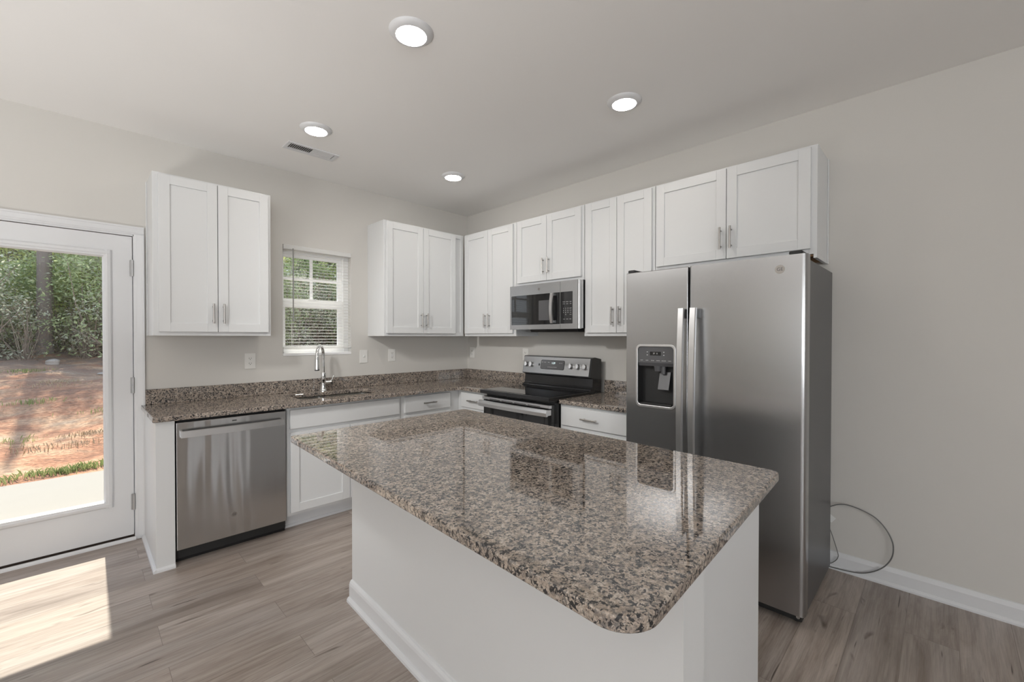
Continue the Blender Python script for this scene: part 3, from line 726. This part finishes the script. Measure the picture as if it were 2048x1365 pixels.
MB(PT).plate(rrect(1.270, 1.284, .070, .090, .003), [], .0015, .0030).build('indicator_light', 'blackmatte', cp)
for s in (1.124, 1.184, 1.633, 1.704, 1.776):
    kb = MB(PT).lathe([(.0235, .002), (.0235, .008), (.020, .020), (.018, .024), (0, .024)], (s, .078, 0), n=24).build('knob', 'steellight', cp)
    MB(PT).box(s - .006, s + .006, .056, .100, .012, .034, .002).build('knob_grip', 'steellight', kb)
    m = MB(PT)
    for a in range(7): an = PI * (1.15 - a * .217); m.box(s + .031 * math.cos(an) - .0012, s + .031 * math.cos(an) + .0012, .078 + .031 * math.sin(an) - .0012, .078 + .031 * math.sin(an) + .0012, .0018, .0023)
    m.build('dial_marks', 'darkink', cp)

# ------------------------------------------------------------------ microwave
mw = thing('microwave', 'stainless over-the-range microwave with black control strip hanging under a short cabinet', 'microwave', (-.2, -1.47, 1.43))
q0, q1 = 1.092, 1.850
MB(T).box(q0 + .004, q1 - .004, .01, .340, 1.432, 1.818).build('body', 'black', mw)
MB(T).prism([(.03, 1.432), (.355, 1.432), (.335, 1.408), (.05, 1.408)], q0 + .20, q1 - .05, lambda a, b_, s: (s, a, b_)).build('underside', 'blackmatte', mw)
MB(T).box(q1 - .010, q1, .340, .372, 1.434, 1.816, .002).build('side_trim', 'steellight', mw)
MB(T).box(q0, q0 + .010, .340, .372, 1.434, 1.816, .002).build('side_trim', 'steellight', mw)
dm = MB(T).plate(rrect(q0, 1.6645, 1.430, 1.815, .003, 2), [rrect(1.110, 1.6628, 1.470, 1.727, .004, 3)], .360, .400, put=lambda a, c, h: (a, h, c)).build('door', 'steel', mw)
dg = MB(T).box(1.108, 1.662, .366, .397, 1.468, 1.729).build('door_glass', 'glassblack', dm)
b = MB(T); b.box(1.432, 1.560, .397, .3974, 1.505, 1.672).build('inner_window', 'screen', dm)
b = bmesh.new(); R0 = []
for q in range(13):
    u = q / 12; z = 1.478 + u * .246; bow = .014 * math.sin(PI * u)
    R0.append([b.verts.new((1.578 + e1, .418 + bow + e2, z)) for e1, e2 in ((0, 0), (.004, .010), (.028, .010), (.032, 0))])
for i in range(12):
    for k2 in range(4): b.faces.new((R0[i][k2], R0[i][(k2 + 1) % 4], R0[i + 1][(k2 + 1) % 4], R0[i + 1][k2]))
b.faces.new(R0[0]); b.faces.new(R0[-1])
MB(T).take(b).box(1.582, 1.606, .396, .424, 1.480, 1.50).box(1.582, 1.606, .396, .424, 1.704, 1.722).build('handle', 'steellight', dm)
cpn = MB(T).plate(rrect(1.6665, q1 - .012, 1.430, 1.815, .003, 2), [rrect(1.6675, 1.790, 1.472, 1.727, .004, 3)], .360, .400, put=lambda a, c, h: (a, h, c)).build('control_frame', 'steel', mw)
cg = MB(T).box(1.668, 1.792, .366, .3975, 1.470, 1.729).build('control_panel', 'glassblack', cpn)
MB(T).box(q1 - .012, q1, .362, .398, 1.430, 1.815, .003).build('edge_trim', 'steellight', mw)
RT = Vector((0, -1, 0)); UP = Vector((0, 0, 1))
def mtext(body, s, z, size, spacing=1.0): return text('key_labels', body, T(s, .3978, z), size, RT, UP, 'ink', cg, .0002, spacing=spacing)
for r_, row in enumerate(('1', '2', '3'), 0):
    pass
for r_, row in enumerate([('1', '2', '3'), ('4', '5', '6'), ('7', '8', '9'), ('', '0', '')]):
    for c_, ch in enumerate(row):
        if ch: mtext(ch, 1.698 + c_ * .022, 1.594 - r_ * .0165, .013)
for r_, w_ in enumerate(('DEFROST', 'POWER', 'TIMER', 'CLOCK')): mtext(w_, 1.768, 1.594 - r_ * .0165, .0052)
for c_, w_ in enumerate(('POPCORN', 'BEVERAGE', 'REHEAT')): mtext(w_, 1.702 + c_ * .033, 1.646, .0055)
for c_, w_ in enumerate(('POTATO', 'SNACKS', 'COOK')): mtext(w_, 1.702 + c_ * .033, 1.630, .0055)
for c_, w_ in enumerate(('START', 'CLEAR', 'LIGHT')): mtext(w_, 1.704 + c_ * .031, 1.508, .0065)
emblem(T(1.438, .400, 1.769), .012, RT, UP, dm)

# ------------------------------------------------------------------ refrigerator
fr = thing('refrigerator', 'tall stainless side-by-side refrigerator with ice and water dispenser', 'refrigerator', (-.4, -2.945, 0))
f0, f1, fg = 2.480, 3.410, 2.862
MB(T).box(f0 + .012, f1 - .012, .055, .700, .03, 1.742, .004).build('body', 'fridgeside', fr)
MB(T).box(f0 + .02, f1 - .02, .60, .728, .006, .052, .003).build('base_grille', 'blackmatte', fr)
for s in (f0 + .05, f1 - .045):
    for d in (.12, .70): MB(T).cyl((s, d, 0), (s, d, .035), .020, 14).build('foot', 'blackmatte', fr)
MB(T).cyl((f1 - .035, .729, .028), (f1 - .035, .7325, .028), .008, 12).build('leveling_screw', 'steellight', fr)
def fdoor(s0, s1, cut=None):
    m = MB(T); z0, z1 = .055, 1.755
    if cut is None:
        b = bmesh.new(); sec = rrect(s0, s1, .708, .775, [.022, .012, .003, .003], 5); A = [b.verts.new((x, y, z0)) for x, y in sec]; B2 = [b.verts.new((x, y, z1)) for x, y in sec]; n_ = len(sec)
        for k2 in range(n_): b.faces.new((A[k2], A[(k2 + 1) % n_], B2[(k2 + 1) % n_], B2[k2]))
        b.faces.new(A); b.faces.new(B2); m.take(b, True)
    else:
        m.plate(rrect(s0, s1, z0, z1, .004, 3), [cut], .708, .775, put=lambda a, c, h: (a, h, c), bev=.004)
    return m.build('door', 'steel', fr)
cut = rrect(2.556, 2.783, .962, 1.312, .022, 5)
d1 = fdoor(f0, fg - .004, cut); d2 = fdoor(fg + .004, f1)
# dispenser
ds_ = MB(T).plate(rrect(2.546, 2.793, .950, 1.322, .030, 6), [rrect(2.560, 2.779, .966, 1.308, .020, 5)], .770, .780, put=lambda a, c, h: (a, h, c), bev=.003).build('dispenser_frame', 'steellight', d1)
MB(T).box(2.557, 2.782, .714, .718, .963, 1.311).box(2.557, 2.561, .714, .774, .963, 1.311).box(2.778, 2.782, .714, .774, .963, 1.311).box(2.557, 2.782, .714, .772, .963, .972).build('dispenser_recess', 'blackmatte', d1)
dp = MB(T).prism([(.718, 1.195), (.764, 1.195), (.774, 1.215), (.772, 1.308), (.718, 1.308)], 2.561, 2.778, lambda a, b_, s: (s, a, b_)).build('dispenser_panel', 'greyplastic', d1)
MB(T).box(2.635, 2.702, .7715, .7738, 1.258, 1.280).build('dispenser_display', 'glassblack', dp)
text('key_labels', '37   0', T(2.668, .7742, 1.269), .012, RT, UP, 'ink', dp, .0002)
for c_, w_ in enumerate(('LIGHT', 'LOCK', 'FILTER', 'WATER', 'CRUSHED', 'CUBED')): text('key_labels', w_, T(2.583 + c_ * .0345, .7752, 1.228), .0062, RT, UP, 'ink', dp, .0002)
m = MB(T)
for s in (2.618, 2.720):
    for z in (1.260, 1.278): m.box(s - .003, s + .003, .7725, .7742, z - .002, z + .002)
m.build('buttons', 'ink', dp)
MB(T).cyl((2.672, .742, 1.196), (2.672, .742, 1.165), .026, 18, .021).cyl((2.705, .742, 1.196), (2.705, .742, 1.150), .014, 14).build('chute', 'greyplastic', d1)
MB(T).prism([(.722, 1.160), (.730, 1.160), (.758, 1.060), (.752, 1.055)], 2.676, 2.742, lambda a, b_, s: (s, a, b_)).build('paddle', 'greyplastic', d1)
MB(T).box(2.575, 2.765, .722, .772, .972, .978).build('drip_tray', 'blackmatte', d1)
def fhandle(s0, s1, par):
    b = bmesh.new(); R0 = []; N = 20
    for q in range(N + 1):
        u = q / N; z = .47 + u * 1.053; bow = .022 * (1 - (2 * u - 1) ** 2)
        R0.append([b.verts.new((s0 + e1 * (s1 - s0), .812 + bow + e2, z)) for e1, e2 in ((0, 0), (.02, .014), (.10, .018), (.90, .018), (.98, .014), (1, 0))])
    for i in range(N):
        for k2 in range(6): b.faces.new((R0[i][k2], R0[i][(k2 + 1) % 6], R0[i + 1][(k2 + 1) % 6], R0[i + 1][k2]))
    b.faces.new(R0[0]); b.faces.new(R0[-1]); h = MB(T).take(b).build('handle', 'steellight', par)
    MB(T).box(s0 + .006, s1 - .004, .774, .815, 1.468, 1.520, .002).box(s0 + .006, s1 - .004, .774, .815, .473, .525, .002).build('handle_mount', 'greyplastic', h)
fhandle(2.824, 2.858, d1); fhandle(2.888, 2.923, d2)
for s0, s1 in ((f0 + .006, f0 + .05), (f1 - .075, f1 - .02)): MB(T).box(s0, s1, .66, .768, 1.7545, 1.772, .004).build('hinge_cover', 'blackmatte', fr)
emblem(T(3.300, .775, 1.690), .021, RT, UP, d2)

# ------------------------------------------------------------------ wall plates, cable
def wall_plate(T, s, z, kind, name, label, cat, w=.076, h=.120, group=None):
    t = thing(name, label, cat, T(s, 0, z), group)
    MB(T).box(s - w / 2, s + w / 2, .0005, .006, z - h / 2, z + h / 2, .002, 2).build('plate', 'plastic', t)
    if kind == 'duplex':
        for e in (-.0195, .0195):
            f = MB(T).plate(rrect(s - .0165, s + .0165, z + e - .0135, z + e + .0135, .008), [], .006, .0075, put=lambda a, c, h: (a, h, c)).build('receptacle', 'plastic', t)
            MB(T).box(s - .0085, s - .0060, .0074, .0082, z + e - .002, z + e + .008).box(s + .0060, s + .0085, .0074, .0082, z + e - .001, z + e + .007).cyl((s, .0074, z + e - .007), (s, .0082, z + e - .007), .0028, 10).build('slots', 'darkink', f)
    elif kind == 'gfci':
        f = MB(T).box(s - .017, s + .017, .006, .0075, z - .033, z + .033, .001).build('receptacle', 'plastic', t)
        MB(T).box(s - .012, s + .012, .0075, .009, z - .006, z - .001).box(s - .012, s + .012, .0075, .009, z + .001, z + .006).build('test_buttons', 'trim', f)
        m = MB(T)
        for e in (-.021, .021): m.box(s - .0085, s - .0060, .0074, .0082, z + e - .002, z + e + .007).box(s + .0060, s + .0085, .0074, .0082, z + e - .002, z + e + .007).cyl((s, .0074, z + e - .007), (s, .0082, z + e - .007), .0028, 10)
        m.build('slots', 'darkink', f)
    else:
        f = MB(T).box(s - .005, s + .005, .006, .0095, z - .011, z + .011, .001).build('toggle_surround', 'plastic', t)
        MB(T).box(s - .0035, s + .0035, .0095, .018, z - .002, z + .007, .001).build('toggle', 'trim', f)
    return t
wall_plate(on_left, -2.195, 1.174, 'duplex', 'power_outlet', 'white duplex outlet under the lone wall cabinet, above the dishwasher', 'outlet')
wall_plate(on_left, -1.256, 1.180, 'toggle', 'light_switch', 'white toggle switch plate right of the window beside the faucet', 'switch')
wall_plate(on_left, -.962, 1.185, 'gfci', 'power_outlet', 'white outlet with dark slots under the corner wall cabinet, right of the switch', 'outlet')
wall_plate(on_right, .087, 1.189, 'duplex', 'power_outlet', 'pale outlet on the fridge wall right beside the inner corner', 'outlet')
wall_plate(on_right, .912, 1.189, 'duplex', 'power_outlet', 'white outlet partly hidden just behind the left end of the range panel', 'outlet')

cb = thing('coiled_cable', 'thin dark grey cable looping out from behind the refrigerator along the wall', 'cable', (-.03, -3.5, .1))
loopA = [(-3.34, .33), (-3.38, .358), (-3.399, .373), (-3.439, .394), (-3.485, .399), (-3.541, .387), (-3.595, .363), (-3.638, .318), (-3.665, .264), (-3.673, .217), (-3.666, .163), (-3.639, .109), (-3.597, .065), (-3.543, .033), (-3.487, .020), (-3.401, .013), (-3.35, .012)]
loopB = [(-3.36, .30), (-3.38, .258), (-3.395, .227), (-3.412, .173), (-3.431, .104), (-3.431, .083), (-3.422, .062), (-3.396, .035), (-3.36, .028)]
def smooth_pts(P, n=5):
    out = []
    for i in range(len(P) - 1):
        p0, p1, p2, p3 = [Vector(P[max(0, min(len(P) - 1, j))]) for j in (i - 1, i, i + 1, i + 2)]
        for q in range(n):
            t = q / n; out.append(.5 * ((2 * p1) + (p2 - p0) * t + (2 * p0 - 5 * p1 + 4 * p2 - p3) * t * t + (3 * p1 - p0 - 3 * p2 + p3) * t ** 3))
    out.append(Vector(P[-1])); return out
MB().tube([(-.030, p.x, p.y) for p in smooth_pts(loopA)], .0032, 8).build('cord', 'cable', cb)
MB().tube([(-.030, p.x, p.y) for p in smooth_pts(loopB)], .0022, 8).build('cord', 'cable', cb)
MB().plate([(-3.39, .326), (-3.421, .306), (-3.40, .276), (-3.369, .296)], [], -.031, -.029, put=lambda a, c, h: (h, a, c)).build('tag', 'tag', cb)

# ------------------------------------------------------------------ ceiling lights and vent
def ceiling_light(x, y, label):
    t = thing('recessed_light', label, 'ceiling light', (x, y, H), 'recessed ceiling lights')
    MB().lathe([(.098, H), (.097, H - .004), (.088, H - .012), (.074, H - .019), (.068, H - .019), (.068, H - .014)], (x, y, 0), n=40).build('trim_ring', 'trim', t)
    MB().lathe([(.068, H - .014), (.066, H - .019), (.045, H - .023), (0, H - .025)], (x, y, 0), n=40).build('lens', 'lens', t)
    return t
ceiling_light(-2.080, -2.150, 'round recessed light nearest the camera, the biggest one on the ceiling')
ceiling_light(-2.030, -.915, 'round recessed light right beside the air vent on the ceiling')
ceiling_light(-.893, -2.530, 'round recessed light on the ceiling above the refrigerator side, rightmost in view')
ceiling_light(-.882, -.888, 'round recessed light deepest into the room, near the corner cabinets')

vt = thing('ceiling_vent', 'white rectangular louvred air vent in the ceiling above the lone cabinet', 'vent', (-1.92, -.545, H))
vx0, vx1, vy0, vy1 = -2.100, -1.742, -.612, -.470
MB().plate([(vx0, vy0), (vx1, vy0), (vx1, vy1), (vx0, vy1)], [[(-2.078, -.590), (-1.768, -.590), (-1.768, -.505), (-2.078, -.505)]], H - .007, H - .0005).build('frame', 'trim', vt)
m = MB()
for i in range(12):
    x = -2.070 + i * .0128; m.prism([(0, H - .006), (.0016, H - .006), (.0085, H - .0008), (.0069, H - .0008)], -.590, -.505, lambda a, b_, t, x=x: (x + a, t, b_))
for i in range(11):
    x = -1.776 - i * .0128; m.prism([(0, H - .006), (-.0016, H - .006), (-.0115, H - .0008), (-.0099, H - .0008)], -.590, -.505, lambda a, b_, t, x=x: (x + a, t, b_))
m.box(-1.921, -1.913, -.590, -.505, H - .006, H - .001).build('louvres', 'trim', vt)
MB().box(-2.078, -1.768, -.590, -.505, H - .0007, H - .0003).build('duct_opening', 'duct', vt)

# ------------------------------------------------------------------ outside
def gz(x, y):
    """height of the clay bank behind the house"""
    if y < 2.6: z = -.17
    else:
        t = min(1, (y - 2.6) / 7.0); z = -.15 + 1.05 * t ** 1.15 + max(0, y - 9.6) * .05
        e = max(0, min(1, (y - 5.3) / .5)); z += .10 * e
    return z + .035 * math.sin(x * 2.1 + y * 1.3) * min(1, max(0, y - 2.6)) + .02 * math.sin(x * 5.3 - y * 3.1) * min(1, max(0, y - 2.6))
b = bmesh.new(); G = []
ys = [WT + .0] + [2.4 + i * .18 for i in range(60)] + [14, 17, 22, 30, 45]; xs = [-30, -20] + [-13 + i * .25 for i in range(100)] + [18, 30]
rnd = random.Random(5)
for y in ys: G.append([b.verts.new((x, y, gz(x, y) + (rnd.uniform(-.018, .018) if 2.8 < y < 13 else 0))) for x in xs])
for i in range(len(ys) - 1):
    for j in range(len(xs) - 1): b.faces.new((G[i][j], G[i][j + 1], G[i + 1][j + 1], G[i + 1][j]))
gm = MB().take(b, True); structure('ground', gm, 'ground')
structure('patio', MB().box(-8.5, .9, WT + .0, 2.74, -.26, -.12, .01), 'patio')

def leaf_mesh(name, seed, n, shape, size, mat, twigs=0, clump=.16, nc=90):
    """a crown of many small bent leaves gathered in clumps; shape(rnd) gives clump centres"""
    r = random.Random(seed); cs = [shape(r) for _ in range(nc)]; V, F = [], []
    for i in range(n):
        c = r.choice(cs); p = Vector((c[0] + r.gauss(0, clump), c[1] + r.gauss(0, clump), c[2] + r.gauss(0, clump * .7)))
        if p.z < .02: p.z = abs(p.z) + .02
        a = Vector((r.gauss(0, 1), r.gauss(0, 1), r.gauss(0, .6))).normalized(); w = a.cross(Vector((r.gauss(0, .6), r.gauss(0, .6), 1))).normalized(); s = size * r.uniform(.55, 1.3)
        o = len(V); V += [tuple(p - a * s), tuple(p + w * s * .42), tuple(p + a * s), tuple(p - w * s * .42)]; F.append((o, o + 1, o + 2, o + 3))
    me = bpy.data.meshes.new(name); me.from_pydata(V, [], F); me.materials.append(MAT[mat]); me.update(); return me, cs
def stems_mesh(cs, seed, k, r0, mat='twig'):
    r = random.Random(seed); m = MB()
    for i in range(k):
        c = Vector(r.choice(cs)); b0 = Vector((r.gauss(0, .10), r.gauss(0, .10), -.1)); mid = b0.lerp(c, .5) + Vector((r.gauss(0, .12), r.gauss(0, .12), .15)); tip = c + Vector((r.gauss(0, .2), r.gauss(0, .2), r.uniform(.1, .45)))
        m.tube([b0, mid, c, tip], [r0, r0 * .75, r0 * .5, r0 * .25], 5)
    return m
def bushy(w, h):
    def f(r):
        z = h * (r.random() ** .8); k = math.sqrt(max(.05, 1 - (z / h - .35) ** 2 / .5)); a = r.uniform(0, 2 * PI); q = w * k * math.sqrt(r.random()); return (q * math.cos(a), q * math.sin(a), z)
    return f
PROTO = {}
def proto(key, seed, w, h, n, size, mat, nst, r0=.014, clump=.16, nc=90):
    me, cs = leaf_mesh('foliage', seed, n, bushy(w, h), size, mat, clump=clump, nc=nc)
    sm = stems_mesh(cs, seed + 50, nst, r0); st = bpy.data.meshes.new('stems'); st.from_pydata(sm.v, [], sm.f); st.materials.append(MAT['twig']); st.update()
    PROTO[key] = (me, st)
proto('green', 1, .95, 2.5, 5200, .042, 'leafgreen', 16)
proto('grey', 2, 1.0, 2.1, 4200, .040, 'leafgrey', 26)
proto('yellow', 3, 1.3, 3.6, 5200, .050, 'leafyellow', 14, .02)
proto('dark', 4, 1.5, 4.2, 6500, .060, 'leafdark', 16, .024, .22)
proto('bare', 5, 1.0, 2.2, 900, .035, 'leafbrown', 46, .011)
LABEL = {'green': ('shrub', 'fresh green leafy shrub on the wooded bank outside', 'green shrubs on the bank'),
         'grey': ('shrub', 'pale grey-green twiggy shrub on the wooded bank outside', 'grey-green shrubs on the bank'),
         'yellow': ('young_tree', 'tall yellow-green sunlit sapling behind the shrubs outside', 'yellow-green saplings outside'),
         'dark': ('understory_tree', 'dark dense thicket tree deep behind the shrubs outside', 'dark thicket trees outside'),
         'bare': ('brush', 'nearly leafless brown brush at the foot of the bank outside', 'bare brown brush outside')}
def plant(key, x, y, sc, rot):
    nm, lab, grp = LABEL[key]; t = thing(nm, lab, 'shrub' if key in ('green', 'grey', 'bare') else 'tree', (x, y, gz(x, y) - .03), grp); t.rotation_euler.z = rot; t.scale = (sc, sc, sc)
    for i, me in enumerate(PROTO[key]):
        o = bpy.data.objects.new('foliage' if i == 0 else 'stems', me); COL.objects.link(o); o.parent = t
    return t
r = random.Random(21)
for x in [-8.2, -6.9, -5.9, -5.05, -4.6, -4.1, -3.2, -2.75, -2.3, -1.7, -.9, -.2, .6, 1.4, 2.1, 2.8, 3.5, 4.2, 5.0, 5.9]:
    plant(r.choice(['green', 'grey', 'green', 'grey', 'bare']), x + r.uniform(-.15, .15), 9.5 + r.uniform(-.35, .9), r.uniform(.8, 1.15), r.uniform(0, 6))
for x in [-5.2, -4.5, -3.9, -3.05, -2.4, 1.2, 3.1]: plant('bare', x, 9.25 + r.uniform(-.2, .2), r.uniform(.45, .7), r.uniform(0, 6))
for x in [-8, -6.8, -5.6, -4.5, -3.6, -2.7, -1.6, -.4, .9, 2.0, 3.0, 4.1, 5.3, 6.6, 8]: plant(r.choice(['green', 'yellow', 'grey', 'yellow']), x + r.uniform(-.3, .3), 11.4 + r.uniform(-.5, .6), r.uniform(1.0, 1.3), r.uniform(0, 6))
for x in [-11, -9, -7.4, -6, -4.8, -3.6, -2.3, -1, .3, 1.6, 2.9, 4.2, 5.6, 7.1, 8.8, 11]: plant('dark', x + r.uniform(-.4, .4), 14.2 + r.uniform(-.8, .8), r.uniform(1.0, 1.4), r.uniform(0, 6))
for x in [-12, -9.5, -7, -5, -3.2, -1.4, .6, 2.6, 4.6, 6.8, 9.2, 12]: plant('dark', x + r.uniform(-.5, .5), 18 + r.uniform(-1, 1), r.uniform(1.6, 2.2), r.uniform(0, 6))

cm, ccs = leaf_mesh('crown', 77, 3000, lambda r: (r.gauss(0, 1.1), r.gauss(0, 1.1), r.uniform(6.0, 9.0)), .085, 'leafdark', clump=.3)
def pine(x, y, rad, h, label, group=None, lean=(0, 0)):
    t = thing('woodland_tree', label, 'tree', (x, y, gz(x, y) - .1), group)
    pts = [(x + lean[0] * u, y + lean[1] * u, gz(x, y) - .1 + h * u) for u in (0, .03, .1, .3, .55, .8, 1)]
    MB().tube(pts, [rad * q for q in (1.35, 1.15, 1.0, .92, .78, .58, .25)], 12).build('trunk', 'bark', t)
    o = bpy.data.objects.new('crown', cm); COL.objects.link(o); o.parent = t; o.location = (lean[0], lean[1] + (1.6 if y < 11 else 0), h - 8.6); o.scale = (.45, .3, .9) if y < 11 else (.8, .8, .9)
pine(-3.66, 9.75, .125, 9.2, 'straight grey tree trunk rising above the shrubs in the glass door', None, (.06, .1))
pine(-3.25, 12.6, .15, 10, 'second darker trunk set back right of the straight trunk in the glass door', None, (.1, 0))
for x, y, rad in [(-5.1, 13, .11), (-1.9, 12.8, .1), (.4, 13.0, .13), (2.35, 12.5, .14), (3.55, 13.2, .11), (5.6, 13, .14), (-7.2, 12.6, .13), (-4.3, 16, .13), (1.5, 16.0, .12), (4.5, 16, .15)]:
    pine(x, y, rad, r.uniform(8.5, 10.5), 'thin woodland tree trunk further back among the thicket outside', 'thin woodland trunks', (r.uniform(-.3, .3), 0))

def tuft(name, seed, x, y, w, n, h, mat, label, group):
    q = random.Random(seed); V, F = [], []
    for i in range(n):
        px, py = q.gauss(0, w), q.gauss(0, w * .45); a = q.uniform(0, 2 * PI); L = h * q.uniform(.5, 1.2); dx, dy = math.cos(a), math.sin(a); lean = q.uniform(.1, .8) * L
        o = len(V); V += [(px - dy * .004, py + dx * .004, -.02), (px + dy * .004, py - dx * .004, -.02), (px + dx * lean * .5 + dy * .003, py + dy * lean * .5 - dx * .003, L * .7), (px + dx * lean, py + dy * lean, L)]
        F += [(o, o + 1, o + 2), (o, o + 2, o + 3)]
    me = bpy.data.meshes.new(name); me.from_pydata(V, [], F); me.materials.append(MAT[mat]); me.update(); o = bpy.data.objects.new(name, me); COL.objects.link(o); o.location = (x, y, gz(x, y)); 
    return tag(o, label, 'grass', group)
for i, (x, y, w, n) in enumerate([(-3.72, 2.86, .10, 130), (-3.47, 2.95, .08, 110), (-3.33, 2.93, .07, 120), (-3.19, 2.96, .08, 160), (-3.07, 2.98, .06, 100), (-2.9, 2.98, .08, 100), (-4.0, 2.9, .1, 110), (-2.6, 2.95, .1, 110), (-4.4, 2.92, .12, 120), (-2.2, 2.95, .12, 120)]):
    tuft('grass_tuft', 200 + i, x, y, w, int(n * .6), .075, 'grass', 'short green grass tuft along the outer edge of the patio', 'grass tufts along the patio edge')
q = random.Random(8)
for i in range(26):
    x, y = q.uniform(-5.6, -1.2), q.uniform(3.6, 8.4); tuft('straw_clump', 300 + i, x, y, q.uniform(.12, .28), 110, .055, 'straw' if i % 3 else 'grass', 'low clump of dry straw lying on the red clay bank', 'straw clumps on the clay')
def rock(x, y, sx, sy, sz, label, seed):
    b = bmesh.new(); bmesh.ops.create_icosphere(b, subdivisions=3, radius=1); q = random.Random(seed); ph = [q.uniform(0, 6) for _ in range(6)]
    for v in b.verts:
        c = v.co.copy(); k_ = 1 + .16 * math.sin(c.x * 3 + ph[0]) + .12 * math.sin(c.y * 4 + ph[1]) + .10 * math.sin(c.z * 5 + ph[2]); v.co = Vector((x + c.x * sx * k_, y + c.y * sy * k_, gz(x, y) + .35 * sz + c.z * sz * k_))
    tag(MB().take(b).build('rock', 'rock'), label, 'rock')
rock(-3.52, 8.75, .13, .10, .075, 'pale rock at the foot of the tree trunk beyond the glass door', 1)
rock(-2.80, 7.6, .09, .07, .05, 'small pale rock at the right edge of the view through the glass door', 2)
